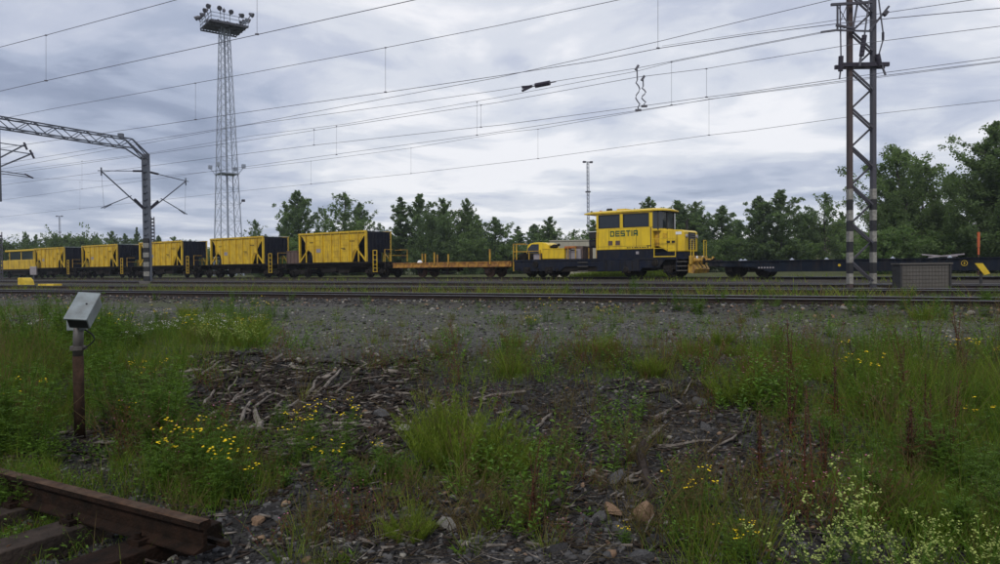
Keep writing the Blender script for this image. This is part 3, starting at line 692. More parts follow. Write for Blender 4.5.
# long hood
hx0, hx1 = cx1 + .0, lx(685, .33); hy = -1.12
hood = MB().prism([(hx0, 2.1), (hx0 + .9, 1.62), (hx1, 1.62), (hx1, 2.88), (hx1 - .12, 2.98), (hx0, 3.10)], hy, 1.12)
hood.build('hood', 'loco_yellow', lo, bevel=.05)
for a in (.42, .74): LB('hood_seam', 'dark_mark', hx0 + (hx1 - hx0) * a, hx0 + (hx1 - hx0) * a + .02, hy - .012, hy - .001, 1.66, 2.92)
LB('hood_base', 'loco_blue', hx0, hx1 - .05, -1.1, 1.1, 1.27, 1.60)
LB('radiator_grille', 'dark_mark', hx1 + .002, hx1 + .04, -.50, .62, 1.75, 2.84)
for i in range(8): LB('louvre', 'label_grey', hx1 + .041, hx1 + .055, -.38, .50, 1.80 + i * .13, 1.83 + i * .13)
for y in (-.85, .88):
    MB().lathe([(.0, hx1 + .10), (.11, hx1 + .10), (.13, hx1 + .0)], (0, y, 2.6), 'x', 12).build('headlight', 'label_grey', lo)
for px in (668.5, 673.5): LB('vent', 'dark_mark', lx(px, .33) - .1, lx(px, .33) + .12, hy - .016, hy - .001, 2.18, 2.32)
LB('notice_plate', 'white', lx(676, .33), lx(682, .33), hy - .016, hy - .001, 2.70, 2.88)
MB().tube([(cx1 + 1.6, .3, 3.0), (cx1 + 1.6, .3, 3.6), (cx1 + 1.7, .3, 3.75)], .09, 8).build('exhaust', 'dark_mark', lo)
# walkway railing and steps
wr = MB(); xa, xb = lx(653.5), lx(675.5)
for x in (xa + .05, xb): wr.bar((x, -1.42, 1.27), (x, -1.42, 2.45), .045)
for z in (1.85, 2.45): wr.bar((xa, -1.42, z), (xb, -1.42, z), .04)
wr.bar((lx(653.5), -1.42, 1.32), (xb, -1.42, 1.32), .06)
wr.build('walkway_railing', 'yellow_paint', lo)
for z in (.40, .68, .96): LB('step', 'cabinet', lx(677), lx(687), -1.48, -1.1, z, z + .05)
LB('step_side', 'loco_blue', lx(676), lx(676) + .08, -1.46, -1.0, .36, 1.26)
# buffer beam
LB('buffer_beam', 'yellow_dirty', xf, xf + .16, -1.42, 1.42, .80, 1.34, .02)
MB().prism([(xf - .1, .79), (xf - .1, .28), (xf + .25, .24), (xf + .35, .5), (xf + .16, .79)], -1.3, 1.3).build('snow_plough', 'yellow_dirty', lo)
for sy in (-1, 1):
    MB().lathe([(.0, 0), (.17, 0), (.17, .08), (.12, .10), (.12, .38), (.08, .39), (.08, .52), (.25, .53), (.25, .58), (.0, .6)], (xf + .16, sy * .9, 1.05), 'x', 14).build('buffer', 'yellow_dirty', lo)
    fr_ = MB(); x = xf + .1; y = sy * 1.36
    fr_.bar((x, y, 1.34), (x, y, 2.35), .04).bar((x, y - sy * .45, 1.34), (x, y - sy * .45, 2.35), .05).bar((x, y, 2.35), (x, y - sy * .45, 2.35), .05).build('front_handrail', 'yellow_paint', lo)
    MB().lathe([(.0, xf + .22), (.10, xf + .22), (.12, xf + .161)], (0, sy * .5, 1.22), 'x', 12).build('marker_lamp', 'white', lo)
MB().bar((xf + .16, 0, 1.0), (xf + .6, 0, .95), .1).tube([(xf + .2, -.4, 1.0), (xf + .5, -.4, .6), (xf + .2, -.35, .45)], .035, 6).tube([(xf + .2, .4, 1.0), (xf + .5, .4, .55), (xf + .2, .35, .45)], .035, 6).build('coupling', 'underframe', lo)
buffers(lo, xr, -1)
LB('battery_box', 'underframe', lx(560), lx(599), -1.3, 1.3, .38, 1.12)
LB('frame_tunnel', 'underframe', lx(640), lx(684), -1.1, 1.1, .5, 1.13)
for px in (610.8, 618.2): LB('vent_grille', 'brown_box', lx(px) - .16, lx(px) + .16, -1.478, -1.462, 2.12, 2.42)
LB('small_plate', 'label_grey', lx(636), lx(639), -1.436, -1.425, 1.5, 1.68)
LB('small_plate', 'dark_mark', lx(647), lx(652), -1.476, -1.463, 2.0, 2.06)
def blockword(word, x0, x1, z0, z1, y, th, mat, parent, name):
    """wide square letters as flat raised strokes; letter cell 1 x 1"""
    S = th
    sh = {'D': [(0, 0, S, 1), (S, 0, .85, S * .95), (S, 1 - S * .95, .85, 1), (1 - S, .14, 1, .86), (.85, .05, .93, .2), (.85, .8, .93, .95)],
          'E': [(0, 0, S, 1), (S, 0, 1, S * .95), (S, 1 - S * .95, 1, 1), (S, .5 - S * .48, .92, .5 + S * .48)],
          'S': [(0, 0, 1, S * .95), (0, 1 - S * .95, 1, 1), (0, .5 - S * .48, 1, .5 + S * .48), (0, .5, S, 1), (1 - S, 0, 1, .5)],
          'T': [(0, 1 - S * .95, 1, 1), (.5 - S / 2, 0, .5 + S / 2, 1 - S * .95)],
          'I': [(0, 0, S, 1)],
          'A': [(0, 0, S, .86), (1 - S, 0, 1, .86), (.1, 1 - S * .95, .9, 1), (S, .38 - S * .5, 1 - S, .38 + S * .7), (.04, .78, .16, .94), (.84, .78, .96, .94)]}
    ws = [S * 1.1 if c == 'I' else 1 for c in word]; gap = .22; tot = sum(ws) + gap * (len(word) - 1); sc = (x1 - x0) / tot; x = x0
    root = empty(name, (0, 0, 0)); root.parent = parent
    for c, w in zip(word, ws):
        m = MB()
        for i, (a, b, c2, d) in enumerate(sh[c]): m.box(x + a * sc, x + c2 * sc, y - .004 - i * .0006, y + .003, z0 + b * (z1 - z0), z0 + d * (z1 - z0))
        m.build('letter', mat, root); x += (w + gap) * sc
    return root
lt = blockword('DESTIA', lx(610.7), lx(638.3), 2.69, 3.07, -1.467, .23, 'lettering_green', lo, 'company_lettering'); lt['label'] = 'green DESTIA lettering on the cab side'
for px in (609.5, 636.5): LB('panel_seam', 'dark_mark', lx(px), lx(px) + .02, -1.468, -1.4615, 1.9, 3.18)
LB('panel_seam', 'dark_mark', cx0 + .1, cx1 - .1, -1.468, -1.4615, 2.03, 2.045)
LB('rain_gutter', 'yellow_dirty', cx0 - .1, cx1 + .1, -1.50, -1.461, 4.20, 4.23)
MB().bar((lx(651.5), -1.50, 1.9), (lx(651.5), -1.50, 3.2), .04).build('door_handrail', 'brown_box', lo)
MB().bar((lx(598.5), -1.50, 1.9), (lx(598.5), -1.50, 3.0), .03).build('door_handrail', 'yellow_dirty', lo)
LB('door_recess', 'yellow_dirty', hx0 + .02, hx0 + .32, hy - .02, hy - .003, 2.0, 3.0)
for k in range(4): LB('louvre', 'yellow_dirty', lx(663, .33) + .02, lx(667.5, .33), hy - .02, hy - .003, 2.5 + k * .09, 2.54 + k * .09)
for px in (612, 625, 640): LB('equipment_door', 'loco_blue', lx(px), lx(px) + .62, -1.435, -1.421, 1.33, 1.76)
for px in (606, 620, 632): LB('tank_strap', 'underframe', lx(px), lx(px) + .06, -1.475, -1.461, .41, 1.12)
num = MB()
for k in range(9): num.box(lx(627) + k * .18, lx(627) + k * .18 + (.10 if k % 3 else .14), -1.467, -1.462, 1.90, 1.97)
num.build('stencil_mark', 'dark_mark', lo, kind='stuff')

# --- small yellow track machine at far left
tm_ = temp_frame(-84.6, 'small yellow track machine with long cab windows at the far left end of the train', 'track_machine', 'track machine')
def TB_(name, mat, x0, x1, y0, y1, z0, z1, bevel=0): return MB().box(x0, x1, y0, y1, z0, z1).build(name, mat, tm_, bevel=bevel)
TB_('deck', 'underframe', -6.5, 6.5, -1.4, 1.4, .95, 1.2)
TB_('lower_body', 'yellow', -3.6, 6.0, -1.42, 1.42, 1.21, 2.55, .05)
TB_('cab_window', 'glass', -2.7, 5.3, -1.36, 1.36, 2.551, 3.72)
for x in (-2.75, 1.2, 5.2): TB_('pillar', 'yellow', x, x + .18, -1.40, 1.40, 2.552, 3.70)
TB_('cab_roof', 'yellow_paint', -4.0, 5.8, -1.5, 1.5, 3.722, 3.98, .06)
TB_('engine_cover', 'yellow', -6.2, -3.7, -1.2, 1.2, 1.21, 2.5, .05)
for x in (-3, -1.2, .6, 2.4, 4.2): TB_('panel_seam', 'dark_mark', x, x + .05, -1.435, -1.421, 1.3, 2.45)
for x in (-4.6, 4.4): wheelset(tm_, x)
TB_('tank', 'underframe', -2.5, 2.5, -1.2, 1.2, .4, .94)
# grey signal box on post before it
p = PZ(34, 279, -.15)
sg = empty('track_signal', (p.x, p.y, -.2), 0, 'small grey lineside signal standing before the farthest hopper wagon', 'signal')
MB().box(-.08, .08, -.08, .08, 0, .6).build('post', 'mast_grey', sg); MB().box(-.45, .45, -.15, .15, .6, 1.75).build('signal_head', 'label_grey', sg, bevel=.05)

# ------------------------------------------------------------------ lineside masts, portal, tower
def truss_between(mb, A, B, w, h, n, cr, lr, across, up=Vector((0, 0, 1)), mi=0):
    A = Vector(A); B = Vector(B); c = []
    for sx in (-1, 1):
        for sz in (-1, 1):
            o = across * w / 2 * sx + up * h / 2 * sz; c.append(o); mb.bar(A + o, B + o, cr, cr, mi)
    for i in range(n):
        p, q = A.lerp(B, i / n), A.lerp(B, (i + 1) / n)
        for a, b in ((0, 1), (2, 3)):
            mb.bar(p + c[a if i % 2 else b], q + c[b if i % 2 else a], lr, lr, mi)
        mb.bar(p + c[1 if i % 2 else 3], q + c[3 if i % 2 else 1], lr, lr, mi); mb.bar(p + c[0 if i % 2 else 2], q + c[2 if i % 2 else 0], lr, lr, mi)
across = Vector((-.45, -.89, 0)).normalized()   # along the portal beam, towards the camera's left
along = Vector((.89, -.45, 0)).normalized()
pb = PY(148.2, 282, 52); PX, PYY = pb.x, pb.y
portal = empty('overhead_gantry', (PX, PYY, -.2), math.atan2(along.y, along.x), 'grey lattice gantry with mast banded black and white near its foot at left', 'gantry')
def loc(v): return portal.matrix_basis.inverted() @ Vector(v)
portal_m = Matrix.Translation((PX, PYY, -.2)) @ Matrix.Rotation(math.atan2(along.y, along.x), 4, 'Z'); pinv = portal_m.inverted()
def PB(mb, name, mat, **k):
    mb.v = [tuple(pinv @ Vector(v)) for v in mb.v]; return mb.build(name, mat, portal, **k)
base = Vector((PX, PYY, -.2))
mm = MB(); 
for s in (-1, 1):
    mm.bar(base + along * .19 * s, base + along * .19 * s + Vector((0, 0, 9.35)), .12, .30)
PB(mm, 'mast_channel', 'galv')
mm = MB()
for i in range(18): z = .6 + i * .5; mm.bar(base + Vector((0, 0, z)) - along * .2, base + Vector((0, 0, z)) + along * .2, .30, .10)
PB(mm, 'batten_plate', 'galv')
for i in range(9):
    z = .25 + i * .34
    q = MB(); q.bar(base + Vector((0, 0, z)), base + Vector((0, 0, z + .335)), .54, .40); PB(q, 'warning_band', 'white_paint' if i % 2 else 'black_paint')
PB(MB().bar(base, base + Vector((0, 0, .24)), .9, .9), 'foundation', 'sleeper_concrete')
t0 = base + Vector((0, 0, 9.4)); b0 = base + across * 1.3 + Vector((0, 0, 9.9)); bend = base + across * 30 + Vector((0, 0, 9.95))
mm = MB(); truss_between(mm, b0, bend, .7, .62, 34, .075, .04, along); PB(mm, 'lattice_beam', 'galv')
mm = MB()
for s in (-1, 1):
    mm.bar(base + along * .3 * s + Vector((0, 0, 8.95)), b0 + along * .35 * s - Vector((0, 0, .31)), .075); mm.bar(base + along * .3 * s + Vector((0, 0, 9.3)), b0 + along * .35 * s + Vector((0, 0, .31)), .09)
    mm.bar(base + along * .3 * s + Vector((0, 0, 9.0)), b0 + along * .35 * s + Vector((0, 0, .31)), .05)
PB(mm, 'beam_end', 'galv')
PB(MB().bar(b0 + across * .6 + Vector((0, 0, .35)), b0 + across * .6 + Vector((0, 0, .62)), .3, .3), 'beam_lamp', 'galv')
def cantilever(root, side, zt=8.0, reach=3.4, register=True):
    """side: unit vector from post; returns nothing"""
    up = Vector((0, 0, 1)); m = MB()
    a = root + up * (zt + .1); e = root + side * reach + up * (zt - .25); lowp = root + up * (zt - 2.6)
    m.bar(a + side * .3, e + side * .25, .05); m.bar(lowp + side * .3, e + up * .0, .065); m.bar(e - up * .3, e + up * .25, .07)
    st0 = lowp + (e - lowp) * .35; m.bar(st0 + up * .05, root + side * (reach * 1.02) + up * (zt - 2.75), .05); m.bar(e, root + side * (reach * .96) + up * (zt - 2.7), .012)
    m.bar(root + side * (reach * .96) + up * (zt - 2.75), root + side * (reach * .80) + up * (zt - 2.45), .045)
    i = MB()
    for p, q in ((a + side * .3, a + side * 1.0 - up * .07), (lowp + side * .3 + up * .1, lowp + (e - lowp) * .28)):
        i.bar(root + (p - root), q, .13); 
    return m, i
for sd in (across, -across):
    m, i = cantilever(base, sd); PB(m, 'cantilever_arm', 'galv'); PB(i, 'insulator', 'insulator')
# drop post off to the left with its own arms reaching into the picture
dp = base + across * 9.9
PB(MB().bar(dp + Vector((0, 0, 5.2)), dp + Vector((0, 0, 9.6)), .18), 'drop_post', 'galv')
def parm(x0, y0, x1, y1, w, name, mat='galv', Ya=44.5, Yb=44.5):
    PB(MB().bar(PY(x0, y0, Ya), PY(x1, y1, Yb), w), name, mat)
for q in ((-20, 140, 26, 146.5, .06), (-20, 168, 26, 144, .07), (-20, 146, 32, 154, .06), (-20, 175, 33, 153, .07), (-20, 168, 28, 175, .06), (-20, 171, 33, 177.5, .05)): parm(*q, 'cantilever_arm')
for q in ((24, 142.5, 27, 149.5, .09), (30, 150, 34, 158, .09), (25, 174, 33, 178, .08)): parm(*q, 'wire_clamp', 'insulator')

# plain far masts
def far_mast(px, py_top, Y, wpx, label, banded=False):
    b = PZ(px, 275, 0); b = PY(px, 270, Y); top = PY(px, py_top, Y).z; w = wpx * Y / F
    t = empty('catenary_mast', (b.x, b.y, -.2), .5, label, 'mast')
    m = MB(); m.box(-w / 2, -w / 4, -w / 2, w / 2, 0, top + .2).box(w / 4, w / 2, -w / 2, w / 2, 0, top + .2).build('mast_channel', 'mast_grey', t)
    m = MB()
    for i in range(int(top / .5)): m.box(-w / 4 + .01, w / 4 - .01, -w / 2.4, w / 2.4, .4 + i * .5, .62 + i * .5)
    m.build('batten_plate', 'mast_grey', t)
far_mast(153.6, 217, 105, 3.6, 'distant grey mast just right of the striped gantry mast')
far_mast(1.5, 232, 80, 2.6, 'dark mast cut by the left edge of the picture')

# lighting tower
tb = PY(228.6, 262, 122)
tw = empty('floodlight_tower', (tb.x, tb.y, -.3), R(38), 'tall steel lattice floodlight tower with a lamp platform on top', 'floodlight tower')
TH = PY(226, 26, 122).z; W0, W1 = 2.65, .92
legs = [(-1, -1), (1, -1), (1, 1), (-1, 1)]
def tp(i, z): w = W0 + (W1 - W0) * z / TH; return Vector((legs[i][0] * w * .72, legs[i][1] * w * .72, z))
for i in range(4): MB().tube([tp(i, 0), tp(i, TH)], .10, 6, r2=.07).build('leg', 'tower_steel', tw)
br = MB(); z = 0
while z < TH - .5:
    w = (W0 + (W1 - W0) * z / TH) * 1.55; z2 = min(TH, z + w * .8)
    for i in range(4):
        j = (i + 1) % 4; br.bar(tp(i, z), tp(j, z2), .05); br.bar(tp(j, z), tp(i, z2), .05); br.bar(tp(i, z), tp(j, z), .05)
    z = z2
br.build('bracing', 'tower_steel', tw)
MB().tube([(0, 0, 0), (0, 0, TH)], .17, 8).build('central_pipe', 'tower_steel', tw)
mp = PY(228, 172, 122).z
mb = MB(); mb.box(-1.6, 1.6, -1.6, 1.6, mp - .12, mp); mb.build('middle_platform', 'tower_steel', tw)
mb = MB()
for sx, sy in legs:
    for q in ((sx * 2.1, sy * 2.1),): mb.box(q[0] - .28, q[0] + .28, q[1] - .28, q[1] + .28, mp + .9, mp + 1.5)
    mb.bar((sx * 1.5, sy * 1.5, mp), (sx * 2.1, sy * 2.1, mp + 1.0), .08)
mb.build('camera_bracket', 'tower_steel', tw)
PW = 3.0
pl = MB()
for k in range(13): q = -PW + k * PW / 6; pl.box(q - .09, q + .09, -PW, PW, TH - .02, TH + .10)
for k in range(5): q = -PW + k * PW / 2; pl.box(-PW, PW, q - .1, q + .1, TH - .25, TH - .03)
pl.box(-PW, PW, -PW, PW, TH + .101, TH + .14)
pl.build('platform', 'mast_grey', tw)
rl = MB()
for sx, sy in ((-1, -1), (1, -1), (1, 1), (-1, 1)):
    for k in range(4):
        a = -PW + k * 2 * PW / 4; x, y = (a, sy * PW) if (sx * sy > 0) else (sx * PW, a); rl.bar((x, y, TH + .12), (x, y, TH + 1.3), .09)
for z in (.7, 1.3):
    for a, b in (((-PW, -PW), (PW, -PW)), ((PW, -PW), (PW, PW)), ((PW, PW), (-PW, PW)), ((-PW, PW), (-PW, -PW))): rl.bar((*a, TH + z), (*b, TH + z), .08)
rl.build('railing', 'tower_steel', tw)
for i, (x, y) in enumerate([(-PW, -PW), (PW, -PW), (PW, PW), (-PW, PW), (0, -PW), (0, PW), (-PW, 0), (PW, 0), (-PW / 2, -PW), (PW / 2, -PW), (-PW / 2, PW), (PW / 2, PW), (-PW, PW / 2), (-PW, -PW / 2), (PW, PW / 2), (PW, -PW / 2)]):
    a = math.atan2(y, x); l = MB(); c = Vector((x * 1.12, y * 1.12, TH + (2.0 if i < 4 else 1.55 + .25 * (i % 3)))); d = Vector((math.cos(a), math.sin(a), -.55)).normalized()
    l.tube([c - d * .35, c, c + d * .4], .18, 8, r2=.42); l.bar((x, y, TH + 1.2), c, .10); l.build('floodlight', 'mast_grey', tw)
MB().tube([(0, 0, TH), (0, 0, TH + 3.4)], .05, 5).lathe([(.0, 0), (.25, .1), (.25, .5), (0, .6)], (0, 0, TH + 2.6), 'z', 8).build('lightning_rod', 'mast_grey', tw)
MB().box(2.4, 2.9, -.2, .2, PY(228, 198, 122).z - .2, PY(228, 198, 122).z + .2).bar(tp(1, 12), Vector((2.5, 0, PY(228, 198, 122).z)), .08).build('side_lamp', 'mast_grey', tw)

# distant slim lighting masts
def slim_mast(px, pt, Y, label, wpx=3.6):
    b = PY(px, 262, Y); top = PY(px, pt, Y).z; w = wpx * Y / F / 2
    t = empty('lighting_mast', (b.x, b.y, -.5), .3, label, 'lighting mast')
    m = MB(); n = int(top / (w * 3))
    for i in range(3):
        a = 2 * PI * i / 3; a2 = 2 * PI * (i + 1) / 3
        p = Vector((w * math.cos(a), w * math.sin(a), 0)); q = Vector((w * math.cos(a2), w * math.sin(a2), 0))
        m.bar(p, p + Vector((0, 0, top)), w * .28)
        for k in range(n): m.bar(p + Vector((0, 0, top * k / n)), q + Vector((0, 0, top * (k + 1) / n)), w * .16)
    m.build('lattice_shaft', 'galv', t)
    m = MB(); m.bar((-w * 3.4, 0, top), (w * 3.4, 0, top), w * .5)
    for s in (-1, 1): m.box(s * w * 3 - w, s * w * 3 + w, -w, w, top - w * .8, top + w * .6)
    m.build('lamp_head', 'mast_grey', t)
    MB().box(-w * 1.6, w * 1.6, -w * 1.6, w * 1.6, top * .72, top * .72 + w).build('service_ring', 'mast_grey', t)
slim_mast(588.6, 160, 200, 'slim lattice lighting mast rising behind the locomotive cab', 2.5)
slim_mast(60.5, 215, 320, 'tiny distant lighting mast above the bushes at far left', 1.5)

# right lattice mast
MY = 24.7
mbp = PY(861.5, 286.4, MY)
rm = empty('lattice_mast', (mbp.x, mbp.y, -.2), 0, 'lattice mast banded black and white below, with insulators, before the blue wagon', 'mast')
hw = .40; MT = 13.0
for s in (-1, 1):
    MB().box(s * hw - .066, s * hw + .066, -.10, .10, 0, MT).build('mast_leg', 'mast_rust' if s < 0 else 'mast_grey', rm)
    for i in range(9):
        z = .25 + i * .36
        MB().box(s * hw - .072, s * hw + .072, -.106, .106, z, z + .355).build('warning_band', 'white_paint' if (i % 2 == 0) else 'black_paint', rm)
MB().box(-.75, .75, -.4, .4, -.3, .10).build('foundation', 'sleeper_concrete', rm)
lc = MB(); per = 1.30; z = .35; i = 0
while z < MT - .7:
    for yy in (-.09, .09):
        lc.bar((-hw + .05, yy, z + per / 2), (hw - .05, yy, z), .046, .06)
        if yy > 0: lc.bar((-hw + .05, yy, z + per / 2), (hw - .05, yy, z + per), .050, .06)
    z += per
lc.build('lacing', 'mast_grey', rm)
zc = PY(860, 65.5, MY).z + .2
MB().box(-.83, .86, -.20, -.10, zc - .07, zc + .06).box(-.83, .86, .10, .20, zc - .07, zc + .06).build('cross_arm', 'insulator', rm)
def rod(pxa, pya, pxb, pyb, w, name, mat, y=-.15, ins=False):
    a = PY(pxa, pya, MY + y); b = PY(pxb, pyb, MY + y); o = Vector((mbp.x, mbp.y, -.2)); m = MB()
    if ins:
        d = (b - a); n = 5; pts = []
        for k in range(n): c = a + d * ((k + .5) / n); m.tube([c - d * .09, c - d * .03, c + d * .03, c + d * .09], w, 8)
        m.bar(a, b, w * .8)
    else: m.bar(a, b, w)
    m.v = [tuple(Vector(v) - o) for v in m.v]; m.build(name, mat, rm)
for (x0, y0, x1, y1, yo) in ((841, 56, 840.5, 71, -.2), (864.5, 35, 861.5, 56, -.3), (877.5, 54, 880, 66, -.2)): rod(x0, y0, x1, y1, .085, 'insulator', 'insulator', yo, True)
rod(840, 5, 841, 56, .035, 'jumper_cable', 'wire', -.2); rod(840.5, 71, 839.5, 79, .04, 'jumper_cable', 'wire', -.2)
rod(869, 0, 864.5, 35, .04, 'jumper_cable', 'wire', -.3); rod(861, 56, 859.5, 66, .06, 'jumper_cable', 'wire', -.3)
rod(878, -6, 883, 32, .035, 'jumper_cable', 'wire', -.2); rod(883, 32, 883, 40, .06, 'jumper_cable', 'insulator', -.2); rod(883, 40, 879, 54, .035, 'jumper_cable', 'wire', -.2); rod(880, 60, 885.5, 75, .05, 'jumper_cable', 'wire', -.2)
rod(870, 30, 889, 6, .06, 'side_strut', 'mast_grey', -.15); rod(884, 15, 887, 11, .13, 'strut_clamp', 'mast_grey', -.15)
rod(831, 4.5, 872, 2, .08, 'upper_arm', 'mast_grey', -.25); rod(836, 25, 855, 28.5, .07, 'upper_arm', 'mast_grey', -.25); rod(837.5, 3, 837.5, 29, .05, 'upper_arm', 'mast_grey', -.25)
rod(821, 32, 836, 30, .06, 'tension_clamp', 'wire', -.25); rod(836, 30, 872, 31, .05, 'upper_arm', 'mast_grey', -.25); rod(847, 5, 841, 20, .02, 'stay', 'wire', -.25); rod(838, 6, 850, 28, .02, 'stay', 'wire', -.25)
rod(853, 28, 858, 0, .05, 'jumper_cable', 'wire', -.2)

# grey relay cabinet
cb0 = PY(921.5, 288, 23.4); cz1 = PY(921, 264.3, 23.4).z
ca = empty('relay_cabinet', (cb0.x, cb0.y, -.2), R(-3), 'low wide grey lineside cabinet right of the lattice mast', 'cabinet')
ch = cz1 + .2
MB().box(-.73, .73, -.25, .25, .02, ch).build('cabinet_body', 'cabinet', ca, bevel=.01)
for s in (-1, 1): MB().box(s * .77 - .03, s * .77 + .03, -.27, .27, 0, ch).build('cabinet_frame', 'cabinet_dark', ca)
MB().box(-.83, .83, -.30, .30, ch + .002, ch + .045).build('cabinet_lid', 'cabinet', ca)
gm = MB()
for i in range(15): gm.box(-.70 + i * .100, -.695 + i * .100, -.262, -.252, .04, ch - .04)
for i in range(7): gm.box(-.72, .72, -.262, -.252, .06 + i * .12, .066 + i * .12)
gm.build('cabinet_grid', 'cabinet_line', ca)

# yellow slanted marker, orange pole, yellow boards at left
p = PY(982, 284, 27); ym = empty('derail_marker', (p.x, p.y, -.2), 0, 'tilted yellow plate on a short dark post right of the cabinet', 'marker')
def rel(px, py, Y=27): v = PY(px, py, Y) - Vector((p.x, p.y, -.2)); return v
q = [rel(974.5, 263.2), rel(982.5, 263.2), rel(990, 273.5), rel(984, 275)]
MB().add([(v.x, v.y - .02, v.z) for v in q] + [(v.x, v.y + .02, v.z) for v in q], [(3, 2, 1, 0), (4, 5, 6, 7), (0, 1, 5, 4), (1, 2, 6, 5), (2, 3, 7, 6), (3, 0, 4, 7)]).build('plate', 'yellow_paint', ym)
MB().box(-.04, .04, .03, .09, 0, .55).build('post', 'cabinet_dark', ym)
p2 = PY(978.5, 270, 50); op = empty('orange_pole', (p2.x, p2.y, -.3), 0, 'orange banded pole behind the blue flat wagon at the right', 'pole')
zt = PY(978, 232, 50).z + .3
for i in range(6):
    MB().tube([(0, 0, zt * i / 6), (0, 0, zt * (i + 1) / 6 - .004)], .09 if i > 3 else .065, 8).build('pole_section', 'orange' if i % 2 or i == 4 else 'stem_brown', op)
p = PY(26, 284, 46); yb = empty('derailer_cover', (p.x, p.y, -.2), R(-30), 'rounded yellow derailer cover between the tracks at the far left', 'derailer')
MB().prism([(-.42, .1), (-.42, .62), (.1, .62), (.35, .45), (.5, .1)], -.3, .3).build('cover', 'yellow_paint', yb, bevel=.05)
MB().box(-.5, .6, -.35, .35, 0, .099).build('base_plate', 'underframe', yb)
p = PZ(50, 287, -.1); y2 = empty('switch_cover', (p.x, p.y, -.12), TA.ang, 'low flat yellow cover beside the nearest track at far left', 'switch cover')
MB().box(-.75, .75, -.25, .25, .05, .20).build('cover', 'yellow_paint', y2, bevel=.02); MB().box(-.7, .7, -.2, .2, -.05, .049).build('base_plate', 'underframe', y2)

# cream container behind the rear platform
kp = PY(573.5, 262, 66); kk = empty('site_container', (kp.x, kp.y, -.3), R(-6), 'cream ribbed container standing behind the rear of the locomotive', 'container')
hk = PY(572, 241, 66).z + .3; wk = 2.15
MB().box(-wk, wk, -.05, 2.4, 0, hk).build('container_body', 'cream', kk, bevel=.02)
for i in range(9): MB().box(-wk + .1 + i * .5, -wk + .22 + i * .5, -.10, -.051, .1, hk - .1).build('wall_rib', 'cream', kk)
MB().box(-wk - .05, wk + .05, -.12, 2.45, hk + .002, hk + .1).build('container_roof', 'cream', kk)

# ------------------------------------------------------------------ overhead lines
ZC = EYE + 5.45
def interp(pts, x):
    return float(np.interp(x, [p[0] for p in pts], [p[1] for p in pts]))
def overhead(label, cpts, mpts=None, drops=(), r=.010, zc=ZC, ext=True, fixY=None):
    t = None
    P = [PZ(x, y, zc) for x, y in cpts]
    a, b = P[0], P[-1]
    A2 = np.array([[p.x, p.y] for p in P]); c0 = A2.mean(0); u_, s_, vt = np.linalg.svd(A2 - c0); d = Vector((vt[0][0], vt[0][1])); 
    if d.x < 0: d = -d
    o = Vector(c0); n = Vector((-d.y, d.x))
    t = empty('overhead_line', (o.x, o.y, 0), 0, label, 'overhead wire', 'overhead wires above the yard')
    org = Vector((o.x, o.y, 0))
    def on(px, py):
        r_ = ray(px, py); den = r_.x * n.x + r_.y * n.y; k = (o.x * n.x + o.y * n.y) / den; return CAMP + r_ * k
    def wire(name, pts, rad, mat='wire'):
        m = MB(); m.tube([p - org for p in pts], rad, 5); return m.build(name, mat, t)
    C = [on(x, y) for x, y in cpts]
    def extend(C, end=True):
        e0 = C[0] + (C[0] - C[1]).normalized() * 25
        if not end: return [e0] + C
        e1 = C[-1] + (C[-1] - C[-2]).normalized() * 12
        return [e0] + C + [e1]
    wire('contact_wire', extend(C), r)
    if mpts:
        Mp = [on(x, y) for x, y in mpts]; 
        wire('messenger_wire', extend(Mp, mpts[-1] != (870, 22)), r)
    for x, y0, y1 in drops:
        m = MB(); p, q = on(x, y0), on(x, y1); m.tube([p - org, q - org], r * .55, 4); q2 = q - org; m.bar(q2 - Vector((.04, 0, 0)), q2 + Vector((.04, 0, 0)), .035); p2 = p - org; m.bar(p2 - Vector((.03, 0, 0)), p2 + Vector((.03, 0, 0)), .03)
        m.build('dropper', 'wire', t)
    return t, on, org
overhead('uppermost overhead wire pair crossing the top left corner', [(0, 91), (46, 80.5), (250, 36), (413, 0)], [(0, 47), (46, 35), (175, 0)], [(46, 35, 80.5), (257, -12, 34)], .0082)
overhead('overhead wire pair running above the nearest track', [(97, 134), (196, 119.5), (250, 111.5), (387, 92), (500, 75.5), (600, 60), (660, 48), (750, 34.5), (850, 22), (1000, 8)],
         [(20, 115), (56, 108), (195, 83), (250, 73), (385.5, 47.5), (500, 25), (617, 0)], [(195.5, 83, 119.5), (385.5, 47.5, 92), (658, -10, 48)], .0088)
t2, on2, org2 = overhead('overhead wire pair with a section insulator and the looped jumpers', [(25, 182), (150, 166), (250, 153), (315, 145), (480, 127), (500, 125), (638, 106.5), (707, 97), (750, 91.5), (847, 77.5), (1000, 57)],
         [(150, 154), (250, 140), (336, 127), (500, 102), (637, 77), (706, 68.5), (750, 61), (845, 45.5), (1000, 26)], [(314, 129.5, 145), (481, 105, 127), (706.5, 68.5, 97)], .0088)
t3, on3, org3 = overhead('overhead wire pair close below the jumper-linked pair', [(97, 187), (250, 166), (337, 154), (477, 135), (500, 131.5), (637, 110.5), (673, 105), (750, 93), (847, 80), (1000, 61)],
         [(33, 168), (150, 153), (250, 136), (345, 124), (500, 97), (637, 71), (672, 62), (750, 46.5), (837, 30), (870, 22)], [(336.5, 126, 154.5), (477, 102, 135), (671.5, 62, 105), (82, 161, 189)], .0082)
